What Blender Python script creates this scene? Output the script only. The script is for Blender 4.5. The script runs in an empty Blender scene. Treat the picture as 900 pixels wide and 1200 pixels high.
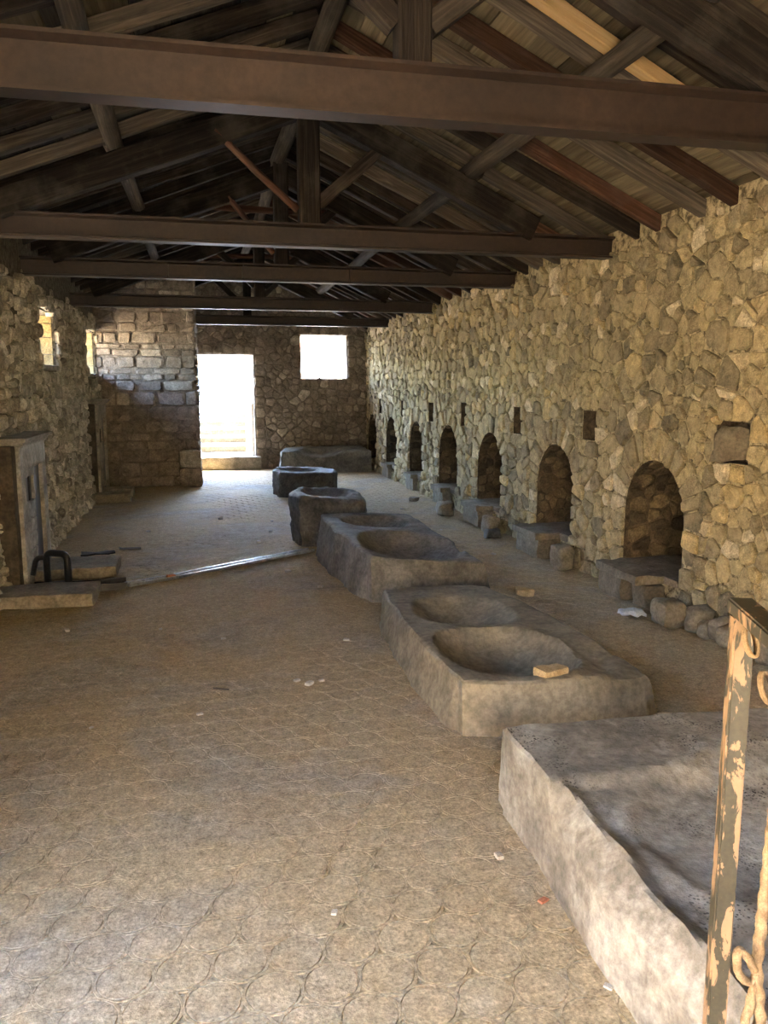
import bpy, bmesh, math, random
from mathutils import Vector, Matrix, noise as mnoise
from mathutils.geometry import delaunay_2d_cdt

random.seed(7)
scene = bpy.context.scene
COL = scene.collection

# ------------------------------------------------------------------ camera
FPX, CAM_Z = 950.0, 1.6
PITCH, YAW = math.radians(8.85), math.radians(12.72)
cam_d = bpy.data.cameras.new('camera')
cam_d.sensor_fit = 'HORIZONTAL'
cam_d.sensor_width = 36.0
cam_d.lens = FPX / 900.0 * 36.0
cam_d.clip_start = 0.05
cam = bpy.data.objects.new('camera', cam_d)
COL.objects.link(cam)
cam.location = (0, 0, CAM_Z)
cam.rotation_euler = (math.pi / 2 - PITCH, 0, -YAW)
scene.camera = cam
CF = Vector((math.sin(YAW) * math.cos(PITCH), math.cos(YAW) * math.cos(PITCH), -math.sin(PITCH)))
CR = Vector((math.cos(YAW), -math.sin(YAW), 0))
CU = CR.cross(CF)

def proj(p):
    q = Vector(p) - Vector((0, 0, CAM_Z))
    w = q.dot(CF)
    if w < 0.05:
        return None
    return 450 + FPX * q.dot(CR) / w, 600 - FPX * q.dot(CU) / w, w

def pix(u, v, w):
    """point on the ray of pixel (u, v) at depth w along the optical axis"""
    return Vector((0, 0, CAM_Z)) + CF * w + CR * ((u - 450) * w / FPX) + CU * ((600 - v) * w / FPX)

# ------------------------------------------------------------------ world, sun, exposure
world = bpy.data.worlds.new('world')
scene.world = world
world.use_nodes = True
wn = world.node_tree
wn.nodes.clear()
sky = wn.nodes.new('ShaderNodeTexSky')
sky.sky_type = 'NISHITA'
sky.sun_disc = False
sky.sun_elevation = math.radians(65)
sky.sun_rotation = math.radians(33)
sky.air_density = 1.0
sky.dust_density = 1.5
sky.ozone_density = 1.0
bg = wn.nodes.new('ShaderNodeBackground')
bg.inputs['Strength'].default_value = 0.85
wo = wn.nodes.new('ShaderNodeOutputWorld')
wn.links.new(sky.outputs[0], bg.inputs[0])
wn.links.new(bg.outputs[0], wo.inputs[0])

sun_d = bpy.data.lights.new('sun', 'SUN')
sun_d.energy = 12.0
sun_d.angle = math.radians(0.6)
sun_d.color = (1.0, 0.90, 0.74)
sun = bpy.data.objects.new('sun', sun_d)
COL.objects.link(sun)
sun.rotation_euler = Vector((-0.26, -0.40, -0.88)).to_track_quat('-Z', 'Y').to_euler()

vs = scene.view_settings
vs.view_transform = 'Standard'
vs.look = 'None'
vs.gamma = 1.0
vs.use_curve_mapping = False
vs.exposure = 4.25
scene.cycles.max_bounces = 10
scene.cycles.diffuse_bounces = 8
scene.cycles.caustics_reflective = False
scene.cycles.caustics_refractive = False

# ------------------------------------------------------------------ hall dimensions
XL, XR, YB, YF = -1.55, 3.25, 15.95, -1.5     # left, right, back wall, front edge of the roof
RX, RZ = 0.83, 3.92                           # ridge: x, height of the board undersides
SL, SR = 0.38, 0.46                           # roof slopes

def roof_z(x):
    return RZ - (SR * (x - RX) if x > RX else SL * (RX - x))

# ------------------------------------------------------------------ object helpers
def prop(o, label=None, cat=None, group=None, kind=None):
    if label: o['label'] = label
    if cat: o['category'] = cat
    if group: o['group'] = group
    if kind: o['kind'] = kind
    return o

def empty(name, loc=(0, 0, 0)):
    o = bpy.data.objects.new(name, None)
    COL.objects.link(o)
    o.location = loc
    o.empty_display_size = 0.1
    return o

def mesh_obj(name, verts, faces, mat, parent=None, smooth=True, tone=None, grain=None, origin=None):
    """one mesh object; verts are world (or parent-local) coordinates, origin moves the object's own origin"""
    if origin is not None:
        ox, oy, oz = origin
        verts = [(v[0] - ox, v[1] - oy, v[2] - oz) for v in verts]
    me = bpy.data.meshes.new(name)
    me.from_pydata([tuple(v) for v in verts], [], faces)
    if smooth:
        me.polygons.foreach_set('use_smooth', [True] * len(me.polygons))
    if tone is not None:
        a = me.attributes.new('tone', 'FLOAT_COLOR', 'POINT')
        if len(tone) == 4 and not hasattr(tone[0], '__len__'):
            tone = [tone] * len(verts)
        a.data.foreach_set('color', [c for t in tone for c in t])
    if grain is not None:
        a = me.attributes.new('grain', 'FLOAT_VECTOR', 'POINT')
        a.data.foreach_set('vector', [c for t in grain for c in t])
    me.materials.append(mat)
    me.update()
    o = bpy.data.objects.new(name, me)
    COL.objects.link(o)
    if origin is not None:
        o.location = origin
    if parent is not None:
        o.parent = parent
        if parent.location.length > 0:
            o.location = Vector(o.location) - parent.location
    return o

def rnd_tone():
    return (random.random(), random.random(), random.random(), 1.0)

def n3(x, y, z, s=1.0, seed=0.0):
    return mnoise.noise(Vector((x * s + seed, y * s - seed * 0.7, z * s + seed * 1.3)))

# ------------------------------------------------------------------ materials
def new_mat(name):
    m = bpy.data.materials.new(name)
    m.use_nodes = True
    nt = m.node_tree
    nt.nodes.clear()
    out = nt.nodes.new('ShaderNodeOutputMaterial')
    b = nt.nodes.new('ShaderNodeBsdfPrincipled')
    nt.links.new(b.outputs[0], out.inputs[0])
    return m, nt, b

def N(nt, typ, **kw):
    n = nt.nodes.new(typ)
    for k, v in kw.items():
        setattr(n, k, v)
    return n

def ramp(nt, stops, fac):
    r = nt.nodes.new('ShaderNodeValToRGB')
    el = r.color_ramp.elements
    while len(el) < len(stops):
        el.new(0.5)
    for e, (p, c) in zip(el, stops):
        e.position = p
        e.color = (*c, 1.0)
    nt.links.new(fac, r.inputs[0])
    return r.outputs[0]

def mixc(nt, a, b, fac, mode='MIX'):
    m = nt.nodes.new('ShaderNodeMix')
    m.data_type = 'RGBA'
    m.blend_type = mode
    for sock, val in ((m.inputs[6], a), (m.inputs[7], b), (m.inputs[0], fac)):
        if isinstance(val, (int, float)):
            sock.default_value = val
        elif isinstance(val, tuple):
            sock.default_value = (*val, 1.0)
        else:
            nt.links.new(val, sock)
    return m.outputs[2]

def noise_tex(nt, scale, detail=6.0, rough=0.6, vec=None, dist=0.0):
    n = nt.nodes.new('ShaderNodeTexNoise')
    n.inputs['Scale'].default_value = scale
    n.inputs['Detail'].default_value = detail
    n.inputs['Roughness'].default_value = rough
    n.inputs['Distortion'].default_value = dist
    if vec is not None:
        nt.links.new(vec, n.inputs['Vector'])
    return n.outputs['Fac']

def pos(nt):
    return nt.nodes.new('ShaderNodeNewGeometry').outputs['Position']

def bump(nt, bsdf, height, strength=0.5, dist=0.02):
    b = nt.nodes.new('ShaderNodeBump')
    b.inputs['Strength'].default_value = strength
    b.inputs['Distance'].default_value = dist
    nt.links.new(height, b.inputs['Height'])
    nt.links.new(b.outputs[0], bsdf.inputs['Normal'])

def maprange(nt, val, a, b, c=0.0, d=1.0):
    m = nt.nodes.new('ShaderNodeMapRange')
    m.inputs[1].default_value = a; m.inputs[2].default_value = b
    m.inputs[3].default_value = c; m.inputs[4].default_value = d
    nt.links.new(val, m.inputs[0])
    return m.outputs[0]

def stone_mat(name, palette, dust, grain_scale=14.0, dust_amt=0.45, rough=0.9):
    """stone whose colour comes from the piece's own random tone, with speckle and dusty patches"""
    m, nt, b = new_mat(name)
    at = N(nt, 'ShaderNodeAttribute', attribute_name='tone')
    sep = N(nt, 'ShaderNodeSeparateColor')
    nt.links.new(at.outputs['Color'], sep.inputs[0])
    base = ramp(nt, palette, sep.outputs[0])
    p = pos(nt)
    n1 = noise_tex(nt, grain_scale, 8, 0.7, p, 0.4)
    n2 = noise_tex(nt, grain_scale * 0.33, 4, 0.6, p)
    n4 = noise_tex(nt, grain_scale * 6, 3, 0.7, p)
    base = mixc(nt, base, maprange(nt, n1, 0.34, 0.66, 0.45, 1.5), 0.85, 'MULTIPLY')
    base = mixc(nt, base, maprange(nt, n4, 0.36, 0.64, 0.6, 1.35), 0.7, 'MULTIPLY')
    base = mixc(nt, base, dust, maprange(nt, n2, 0.45, 0.72, 0.0, dust_amt))
    nt.links.new(base, b.inputs['Base Color'])
    b.inputs['Roughness'].default_value = rough
    b.inputs['Specular IOR Level'].default_value = 0.25
    bump(nt, b, n1, 0.8, 0.025)
    return m

def plain_mat(name, c0, c1, scale=8.0, rough=0.85, bstr=0.5, bdist=0.015, metallic=0.0, spec=0.3, lo=0.35, hi=0.65):
    m, nt, b = new_mat(name)
    p = pos(nt)
    n1 = noise_tex(nt, scale, 8, 0.65, p, 0.3)
    n2 = noise_tex(nt, scale * 7, 4, 0.7, p)
    base = mixc(nt, c0, c1, maprange(nt, n1, lo, hi))
    base = mixc(nt, base, maprange(nt, n2, 0.36, 0.64, 0.62, 1.3), 0.7, 'MULTIPLY')
    nt.links.new(base, b.inputs['Base Color'])
    b.inputs['Roughness'].default_value = rough
    b.inputs['Metallic'].default_value = metallic
    b.inputs['Specular IOR Level'].default_value = spec
    bump(nt, b, n1, bstr, bdist)
    return m

def wood_mat(name, dark, mid, light, gscale=1.0, dust=0.35):
    m, nt, b = new_mat(name)
    at = N(nt, 'ShaderNodeAttribute', attribute_name='grain')
    tn = N(nt, 'ShaderNodeAttribute', attribute_name='tone')
    sep = N(nt, 'ShaderNodeSeparateColor')
    nt.links.new(tn.outputs['Color'], sep.inputs[0])
    mp = N(nt, 'ShaderNodeMapping')
    mp.inputs['Scale'].default_value = (1.2 * gscale, 26 * gscale, 26 * gscale)
    nt.links.new(at.outputs['Vector'], mp.inputs[0])
    n1 = noise_tex(nt, 1.6, 7, 0.65, mp.outputs[0], 0.6)
    n2 = noise_tex(nt, 3.0, 5, 0.6, at.outputs['Vector'])
    base = ramp(nt, [(0.28, dark), (0.5, mid), (0.74, light)], n1)
    base = mixc(nt, base, maprange(nt, sep.outputs[0], 0, 1, 0.45, 1.5), 1.0, 'MULTIPLY')
    base = mixc(nt, base, (0.16, 0.145, 0.12), maprange(nt, n2, 0.5, 0.8, 0.0, dust))
    nt.links.new(base, b.inputs['Base Color'])
    b.inputs['Roughness'].default_value = 0.85
    b.inputs['Specular IOR Level'].default_value = 0.2
    bump(nt, b, n1, 0.6, 0.012)
    return m

M = {}
M['right_stone'] = stone_mat('tan_rubble_stone', [(0.0, (0.18, 0.155, 0.105)), (0.3, (0.29, 0.245, 0.155)), (0.6, (0.38, 0.32, 0.19)),
                                            (0.85, (0.44, 0.365, 0.21)), (0.95, (0.50, 0.38, 0.18)), (1.0, (0.58, 0.51, 0.36))],
                       (0.47, 0.395, 0.24), 17.0, 0.6)
M['left_stone'] = stone_mat('grey_rubble_stone', [(0.0, (0.25, 0.225, 0.175)), (0.5, (0.45, 0.405, 0.32)), (0.85, (0.58, 0.53, 0.42)), (1.0, (0.68, 0.64, 0.54))],
                       (0.48, 0.43, 0.33), 16.0)
M['back_stone'] = stone_mat('brown_grey_stone', [(0.0, (0.17, 0.142, 0.115)), (0.5, (0.24, 0.205, 0.17)), (0.9, (0.31, 0.268, 0.22)), (1.0, (0.46, 0.41, 0.33))],
                       (0.26, 0.205, 0.15), 9.0)
M['jamb_stone'] = stone_mat('sunlit_yellow_stone', [(0.0, (0.19, 0.145, 0.06)), (0.6, (0.27, 0.21, 0.10)), (1.0, (0.34, 0.29, 0.17))],
                       (0.26, 0.21, 0.12), 9.0)
M['niche_stone'] = stone_mat('dark_niche_stone', [(0.0, (0.045, 0.036, 0.026)), (0.5, (0.10, 0.08, 0.053)), (1.0, (0.19, 0.15, 0.09))],
                        (0.15, 0.12, 0.08), 12.0, 0.3)  # darker tones than the wall face, for the stones inside the niches
M['mortar_right'] = plain_mat('tan_lime_mortar', (0.10, 0.082, 0.05), (0.49, 0.415, 0.26), 16.0, 0.95, 0.9, 0.03, lo=0.40, hi=0.56)
M['mortar_left'] = plain_mat('dark_earth_mortar', (0.05, 0.042, 0.03), (0.22, 0.19, 0.14), 18.0, 0.95, 0.9, 0.03)
M['mortar_back'] = plain_mat('brown_mortar', (0.12, 0.10, 0.08), (0.27, 0.23, 0.19), 14.0, 0.95, 0.9, 0.03)
M['mortar_niche'] = plain_mat('dark_niche_mortar', (0.04, 0.032, 0.022), (0.14, 0.11, 0.075), 14.0, 0.95, 0.9, 0.03)  # darker than the wall mortar, for niches and beam holes
M['basalt'] = plain_mat('grey_carved_stone', (0.115, 0.11, 0.10), (0.24, 0.23, 0.205), 5.0, 0.82, 0.7, 0.012)
M['basalt_dark'] = plain_mat('dark_basalt', (0.06, 0.057, 0.053), (0.16, 0.152, 0.14), 6.0, 0.75, 0.8, 0.02)
M['tan_trough'] = plain_mat('tan_stained_stone', (0.155, 0.135, 0.098), (0.31, 0.272, 0.195), 4.0, 0.8, 0.7, 0.012)
M['marble'] = plain_mat('weathered_pale_marble', (0.20, 0.18, 0.145), (0.42, 0.39, 0.33), 6.0, 0.75, 0.5, 0.01)
M['slab'] = plain_mat('worn_floor_slab', (0.16, 0.14, 0.105), (0.30, 0.265, 0.205), 7.0, 0.85, 0.6, 0.012)
M['step'] = plain_mat('dark_worn_step_stone', (0.12, 0.10, 0.072), (0.24, 0.205, 0.15), 7.0, 0.88, 0.7, 0.015)
M['shade_brown'] = plain_mat('shaded_brown_stone', (0.045, 0.036, 0.026), (0.12, 0.098, 0.07), 5.0, 0.9, 0.7, 0.02)
M['riser'] = plain_mat('tan_step_riser', (0.10, 0.075, 0.04), (0.17, 0.13, 0.075), 5.0)
M['tread'] = plain_mat('grey_step_tread', (0.20, 0.215, 0.24), (0.27, 0.29, 0.32), 5.0)
M['yellow_block'] = plain_mat('yellow_limestone', (0.42, 0.30, 0.15), (0.62, 0.48, 0.27), 20.0, 0.9, 0.7, 0.01)
M['wood'] = wood_mat('dark_old_timber', (0.009, 0.007, 0.006), (0.022, 0.016, 0.013), (0.07, 0.055, 0.041))
M['wood_grey'] = wood_mat('weathered_grey_timber', (0.03, 0.025, 0.02), (0.075, 0.063, 0.05), (0.17, 0.145, 0.112))
M['wood_red'] = wood_mat('reddish_old_timber', (0.025, 0.012, 0.008), (0.07, 0.034, 0.022), (0.15, 0.085, 0.055))
M['board'] = wood_mat('lit_dusty_roof_board', (0.07, 0.058, 0.036), (0.15, 0.125, 0.08), (0.24, 0.205, 0.135), 0.7, 0.5)
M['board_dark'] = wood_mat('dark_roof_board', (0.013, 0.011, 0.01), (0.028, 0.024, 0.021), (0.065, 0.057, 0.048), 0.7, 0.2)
M['wood_new'] = wood_mat('fresh_pale_timber', (0.50, 0.33, 0.15), (0.60, 0.42, 0.21), (0.68, 0.50, 0.28), 0.6, 0.0)
M['steel'] = plain_mat('rust_brown_painted_steel', (0.020, 0.013, 0.010), (0.034, 0.021, 0.0155), 3.0, 0.55, 0.15, 0.004, 0.0, 0.4)
M['black_metal'] = plain_mat('black_painted_metal', (0.012, 0.012, 0.014), (0.03, 0.03, 0.032), 20.0, 0.4, 0.2, 0.003, 0.3, 0.5)
M['strip_metal'] = plain_mat('dull_galvanised_steel', (0.30, 0.30, 0.31), (0.55, 0.55, 0.56), 12.0, 0.36, 0.2, 0.003, 0.8, 0.5)
M['rope'] = plain_mat('beige_twisted_rope', (0.16, 0.105, 0.057), (0.29, 0.21, 0.125), 60.0, 0.9, 0.6, 0.003)
M['terracotta'] = plain_mat('terracotta', (0.45, 0.16, 0.08), (0.55, 0.23, 0.12), 30.0, 0.9)
M['chip'] = plain_mat('pale_stone_chip', (0.45, 0.40, 0.32), (0.62, 0.58, 0.5), 30.0, 0.9)
M['paper'] = plain_mat('crumpled_white_litter', (0.55, 0.56, 0.60), (0.75, 0.76, 0.78), 30.0, 0.7)
M['ground'] = plain_mat('dry_sandy_ground', (0.42, 0.33, 0.21), (0.56, 0.46, 0.31), 1.5, 0.95)
M['bounce_tan'] = plain_mat('tan_bounce_wall', (0.48, 0.36, 0.21), (0.60, 0.47, 0.29), 4.0, 0.95)
M['white_metal'] = plain_mat('white_painted_metal', (0.6, 0.6, 0.6), (0.72, 0.72, 0.7), 10.0, 0.5, 0.1)
M['roof_tile'] = plain_mat('red_roof_tile', (0.36, 0.13, 0.07), (0.48, 0.2, 0.11), 10.0, 0.9)
M['plaster'] = plain_mat('pale_plaster', (0.62, 0.58, 0.5), (0.72, 0.68, 0.6), 3.0, 0.9)

def peeling_mat(name='peeling_peach_paint', thr=0.5):
    m, nt, b = new_mat(name)
    p = pos(nt)
    mp = N(nt, 'ShaderNodeMapping'); mp.inputs['Scale'].default_value = (1, 1, 0.35)
    nt.links.new(p, mp.inputs[0])
    n1 = noise_tex(nt, 34, 7, 0.62, mp.outputs[0], 0.6)
    n2 = noise_tex(nt, 120, 4, 0.6, p)
    f = maprange(nt, n1, thr - 0.015, thr + 0.015)
    peach = mixc(nt, (0.215, 0.138, 0.078), (0.30, 0.20, 0.12), n2)
    dark = mixc(nt, (0.016, 0.015, 0.011), (0.055, 0.05, 0.03), n2)
    nt.links.new(mixc(nt, peach, dark, f), b.inputs['Base Color'])
    b.inputs['Roughness'].default_value = 0.5
    bump(nt, b, f, -0.5, 0.002)
    return m
M['peeling'] = peeling_mat()
M['peeling_dark'] = peeling_mat('mostly_bare_dark_iron', 0.40)

def floor_mat():
    """dusty paving: tan dust with patches of bare grey concrete and fine grit"""
    m, nt, b = new_mat('dusty_paving')
    p = pos(nt)
    n1 = noise_tex(nt, 0.9, 6, 0.6, p, 0.5)
    n2 = noise_tex(nt, 6.0, 8, 0.7, p, 0.5)
    n3_ = noise_tex(nt, 90.0, 4, 0.7, p)
    n4 = noise_tex(nt, 28.0, 6, 0.75, p)
    dust = mixc(nt, (0.40, 0.305, 0.175), (0.52, 0.41, 0.25), maprange(nt, n2, 0.3, 0.7))
    bare = mixc(nt, (0.25, 0.225, 0.185), (0.45, 0.41, 0.345), maprange(nt, n2, 0.35, 0.65))
    base = mixc(nt, dust, bare, maprange(nt, n1, 0.47, 0.64, 0.0, 0.75))
    base = mixc(nt, base, maprange(nt, n3_, 0.36, 0.64, 0.6, 1.35), 0.85, 'MULTIPLY')
    base = mixc(nt, base, maprange(nt, n4, 0.36, 0.64, 0.65, 1.25), 0.85, 'MULTIPLY')
    nt.links.new(base, b.inputs['Base Color'])
    b.inputs['Roughness'].default_value = 0.85
    b.inputs['Specular IOR Level'].default_value = 0.3
    h = N(nt, 'ShaderNodeMath', operation='ADD')
    nt.links.new(n4, h.inputs[0]); nt.links.new(n2, h.inputs[1])
    bump(nt, b, h.outputs[0], 0.6, 0.012)
    return m
M['floor'] = floor_mat()

def trough_mat():
    """carved trough stone with a black spotted crust in the hollow"""
    m, nt, b = new_mat('grey_stone_with_black_specks')
    p = pos(nt)
    n1 = noise_tex(nt, 4.0, 8, 0.65, p, 0.4)
    n2 = noise_tex(nt, 26.0, 6, 0.7, p)
    n3_ = noise_tex(nt, 2.2, 3, 0.5, p)
    vo = N(nt, 'ShaderNodeTexVoronoi'); vo.inputs['Scale'].default_value = 90.0
    nt.links.new(p, vo.inputs['Vector'])
    spots = N(nt, 'ShaderNodeMath', operation='LESS_THAN')
    nt.links.new(vo.outputs['Distance'], spots.inputs[0]); spots.inputs[1].default_value = 0.33
    n5 = noise_tex(nt, 7.0, 5, 0.7, p)
    patch = N(nt, 'ShaderNodeMath', operation='MULTIPLY')
    nt.links.new(maprange(nt, n3_, 0.46, 0.56), patch.inputs[0]); nt.links.new(maprange(nt, n5, 0.42, 0.6), patch.inputs[1])
    nz = N(nt, 'ShaderNodeSeparateXYZ'); nt.links.new(nt.nodes.new('ShaderNodeNewGeometry').outputs['Normal'], nz.inputs[0])
    up = N(nt, 'ShaderNodeMath', operation='MULTIPLY')
    nt.links.new(maprange(nt, nz.outputs[2], 0.8, 0.95), up.inputs[0]); nt.links.new(patch.outputs[0], up.inputs[1])
    patch = up
    sp = N(nt, 'ShaderNodeMath', operation='MULTIPLY')
    nt.links.new(spots.outputs[0], sp.inputs[0]); nt.links.new(patch.outputs[0], sp.inputs[1])
    n6 = noise_tex(nt, 1.7, 6, 0.7, p, 0.8)
    base = mixc(nt, (0.17, 0.155, 0.128), (0.31, 0.285, 0.235), maprange(nt, n1, 0.36, 0.64))
    base = mixc(nt, base, (0.44, 0.42, 0.365), maprange(nt, n6, 0.50, 0.62, 0.0, 0.8))
    base = mixc(nt, base, maprange(nt, n2, 0.36, 0.64, 0.65, 1.25), 0.85, 'MULTIPLY')
    base = mixc(nt, base, (0.03, 0.027, 0.024), sp.outputs[0])
    nt.links.new(base, b.inputs['Base Color'])
    b.inputs['Roughness'].default_value = 0.85
    b.inputs['Specular IOR Level'].default_value = 0.3
    bump(nt, b, n2, 0.6, 0.01)
    return m
M['trough'] = trough_mat()

# ------------------------------------------------------------------ rubble layout (power diagram of packed discs)
def pack(u0, u1, v0, v1, classes, fixed, aniso=1.0, blocked=None):
    """discs of falling size thrown onto a rectangle; fixed = [(u, v, r)] stay as they are. aniso stretches pieces along u"""
    g = 0.25
    grid = {}
    seeds = []
    def put(u, v, r, tag):
        seeds.append((u, v, r, tag))
        grid.setdefault((int(math.floor(u / g)), int(math.floor(v / g))), []).append(len(seeds) - 1)
    for f in fixed:
        put(f[0], f[1], f[2], f[3])
    area = (u1 - u0) * (v1 - v0)
    for r0, r1, tries in classes:
        for _ in range(int(tries * area)):
            u, v = random.uniform(u0, u1), random.uniform(v0, v1)
            r = random.uniform(r0, r1)
            if blocked and blocked(u, v):
                continue
            ok = True
            ci, cj = int(math.floor(u / g)), int(math.floor(v / g))
            for i in range(ci - 2, ci + 3):
                for j in range(cj - 1, cj + 2):
                    for k in grid.get((i, j), ()):
                        su, sv, sr, _t = seeds[k]
                        du, dv = (u - su) / aniso, v - sv
                        if du * du + dv * dv < (0.92 * (r + sr)) ** 2:
                            ok = False; break
                    if not ok: break
                if not ok: break
            if ok:
                put(u, v, r, 'stone')
    return seeds

def courses(u0, u1, v0, v1, h_fn, w_fn, fixed, blocked=None, wave=0.04, jit=0.22):
    """uneven courses of rubble: seeds in wavy rows of varying height, big and small stones mixed"""
    seeds = list(fixed)
    g = 0.2
    grid = {}
    for f in fixed:
        grid.setdefault((int(f[0] // g), int(f[1] // g)), []).append(f)
    sd = random.uniform(0, 50)
    v = v0
    while v < v1:
        h = h_fn(v)
        u = u0 - random.uniform(0, 0.2)
        while u < u1:
            w = w_fn(h, v)
            stack = 2 if (h > 0.11 and w < 0.10 and random.random() < 0.5) else 1
            for k in range(stack):
                uu = u + w / 2 + random.uniform(-0.1, 0.1) * w
                vv = v + h * (k + 0.5) / stack + random.uniform(-jit, jit) * h / stack + wave * n3(uu, v, 0, 0.9, sd)
                r = (0.32 if stack == 1 else 0.2) * h + 0.16 * w * random.uniform(0.4, 1.1)
                if blocked and blocked(uu, vv): continue
                ok = True
                for i in (-1, 0, 1):
                    for j in (-1, 0, 1):
                        for f in grid.get((int(uu // g) + i, int(vv // g) + j), ()):
                            if math.hypot(uu - f[0], vv - f[1]) < 0.85 * (r + f[2]): ok = False
                if ok:
                    seeds.append((uu, vv, r, 'stone'))
            u += w
        v += h
    return seeds

def power_cells(seeds, aniso=1.0, reach=0.5, box=0.3):
    g = reach
    pts = [(s[0] / aniso, s[1], s[2]) for s in seeds]
    grid = {}
    for i, p in enumerate(pts):
        grid.setdefault((int(math.floor(p[0] / g)), int(math.floor(p[1] / g))), []).append(i)
    out = []
    for i, (x, y, r) in enumerate(pts):
        if seeds[i][3] == 'ghost':
            out.append(None); continue
        poly = [(x - box, y - box), (x + box, y - box), (x + box, y + box), (x - box, y + box)]
        ci, cj = int(math.floor(x / g)), int(math.floor(y / g))
        near = []
        for a in (-1, 0, 1):
            for b in (-1, 0, 1):
                near += grid.get((ci + a, cj + b), ())
        near = sorted((((pts[k][0] - x) ** 2 + (pts[k][1] - y) ** 2), k) for k in near if k != i)
        for d2, k in near[:26]:
            X, Y, Rr = pts[k]
            nx, ny = X - x, Y - y
            # |p-x|^2 - r^2 <= |p-X|^2 - R^2   ->   2 p.n <= c
            c = (X * X + Y * Y - Rr * Rr) - (x * x + y * y - r * r)
            new = []
            m = len(poly)
            for q in range(m):
                a, b = poly[q], poly[(q + 1) % m]
                da = 2 * (a[0] * nx + a[1] * ny) - c
                db = 2 * (b[0] * nx + b[1] * ny) - c
                if da <= 0: new.append(a)
                if (da < 0 < db) or (db < 0 < da):
                    t = da / (da - db)
                    new.append((a[0] + (b[0] - a[0]) * t, a[1] + (b[1] - a[1]) * t))
            poly = new
            if len(poly) < 3:
                break
        out.append([(a * aniso, b) for a, b in poly] if len(poly) >= 3 else None)
    return out

def clean_poly(poly, gap, min_edge=0.012):
    """rounded, shrunk outline of a stone, counter-clockwise"""
    pts = []
    for i in range(len(poly)):
        a, b = poly[i], poly[(i + 1) % len(poly)]
        if math.hypot(a[0] - b[0], a[1] - b[1]) > min_edge:
            pts.append(a)
    if len(pts) < 3:
        return None
    if len(pts) <= 7:
        q = []
        for i in range(len(pts)):
            a, b = pts[i], pts[(i + 1) % len(pts)]
            k = random.uniform(0.06, 0.20)
            q.append((a[0] + (b[0] - a[0]) * k, a[1] + (b[1] - a[1]) * k))
            q.append((b[0] + (a[0] - b[0]) * k, b[1] + (a[1] - b[1]) * k))
        pts = q
    n = len(pts)
    cx, cy = sum(p[0] for p in pts) / n, sum(p[1] for p in pts) / n
    out = []
    for p in pts:
        d = math.hypot(p[0] - cx, p[1] - cy)
        k = max(0.3, 1 - gap * random.uniform(0.5, 1.5) / max(d, 1e-4)) * random.uniform(0.90, 1.03)
        out.append((cx + (p[0] - cx) * k, cy + (p[1] - cy) * k))
    return out, (cx, cy)

def stone_geo(outline, c, proud, fmap, flip, sharp=0.75):
    n = len(outline)
    tu, tv = random.uniform(-0.12, 0.12), random.uniform(-0.12, 0.12)
    def H(p, k):
        return proud * k + (tu * (p[0] - c[0]) + tv * (p[1] - c[1])) * k
    vs_, fs = [], []
    for p in outline:
        vs_.append(fmap(p[0], p[1], -0.02))
    for p in outline:
        s = random.uniform(0.94, 1.0)
        q = (c[0] + (p[0] - c[0]) * s, c[1] + (p[1] - c[1]) * s)
        vs_.append(fmap(q[0], q[1], H(q, random.uniform(0.5, 0.75))))
    for p in outline:
        s = sharp * random.uniform(0.88, 1.08)
        q = (c[0] + (p[0] - c[0]) * s, c[1] + (p[1] - c[1]) * s)
        vs_.append(fmap(q[0], q[1], H(q, random.uniform(0.86, 1.12))))
    vs_.append(fmap(c[0], c[1], H(c, random.uniform(0.95, 1.15))))
    for r in (0, 1):
        for i in range(n):
            a, b = r * n + i, r * n + (i + 1) % n
            fs.append((a, b, b + n, a + n))
    for i in range(n):
        fs.append((2 * n + i, 2 * n + (i + 1) % n, 3 * n))
    if flip:
        fs = [tuple(reversed(f)) for f in fs]
    return vs_, fs

def map_flip(fmap, u, v):
    a = Vector(fmap(u, v, 0)); e = 0.01
    du = Vector(fmap(u + e, v, 0)) - a; dv = Vector(fmap(u, v + e, 0)) - a; dh = Vector(fmap(u, v, e)) - a
    return du.cross(dv).dot(dh) < 0

def seen_area(vs_):
    """pixels the piece covers in the frame (0 when outside it)"""
    P = [proj(v) for v in vs_]
    if any(p is None for p in P):
        return 0.0
    us = [p[0] for p in P]; vv = [p[1] for p in P]
    if max(us) < 0 or min(us) > 900 or max(vv) < 0 or min(vv) > 1200:
        return 0.0
    return (max(us) - min(us)) * (max(vv) - min(vv))

class Masonry:
    """collects the stones of one wall; the 300 that show largest become parts, the rest one part"""
    def __init__(self, root, mat, limit=300, part='stone', rest='rubble_infill', min_px=30.0, smooth=False):
        self.smooth = smooth
        self.root, self.mat, self.limit, self.part, self.rest, self.min_px = root, mat, limit, part, rest, min_px
        self.items = []
    def add(self, vs_, fs, tone=None):
        self.items.append((seen_area(vs_), vs_, fs, tone or rnd_tone()))
    def finish(self):
        self.items.sort(key=lambda t: -t[0])
        rest_v, rest_f, rest_t = [], [], []
        for k, (a, vs_, fs, tone) in enumerate(self.items):
            if k < self.limit and a > self.min_px:
                o = Vector((0, 0, 0))
                for v in vs_: o += Vector(v)
                o /= len(vs_)
                mesh_obj(self.part, vs_, fs, self.mat, self.root, self.smooth, tone, origin=tuple(o))
            else:
                b = len(rest_v)
                rest_v += vs_; rest_f += [tuple(i + b for i in f) for f in fs]; rest_t += [tone] * len(vs_)
        if rest_v:
            r = mesh_obj(self.rest, rest_v, rest_f, self.mat, self.root, self.smooth, rest_t)
            r['kind'] = 'stuff'

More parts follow.
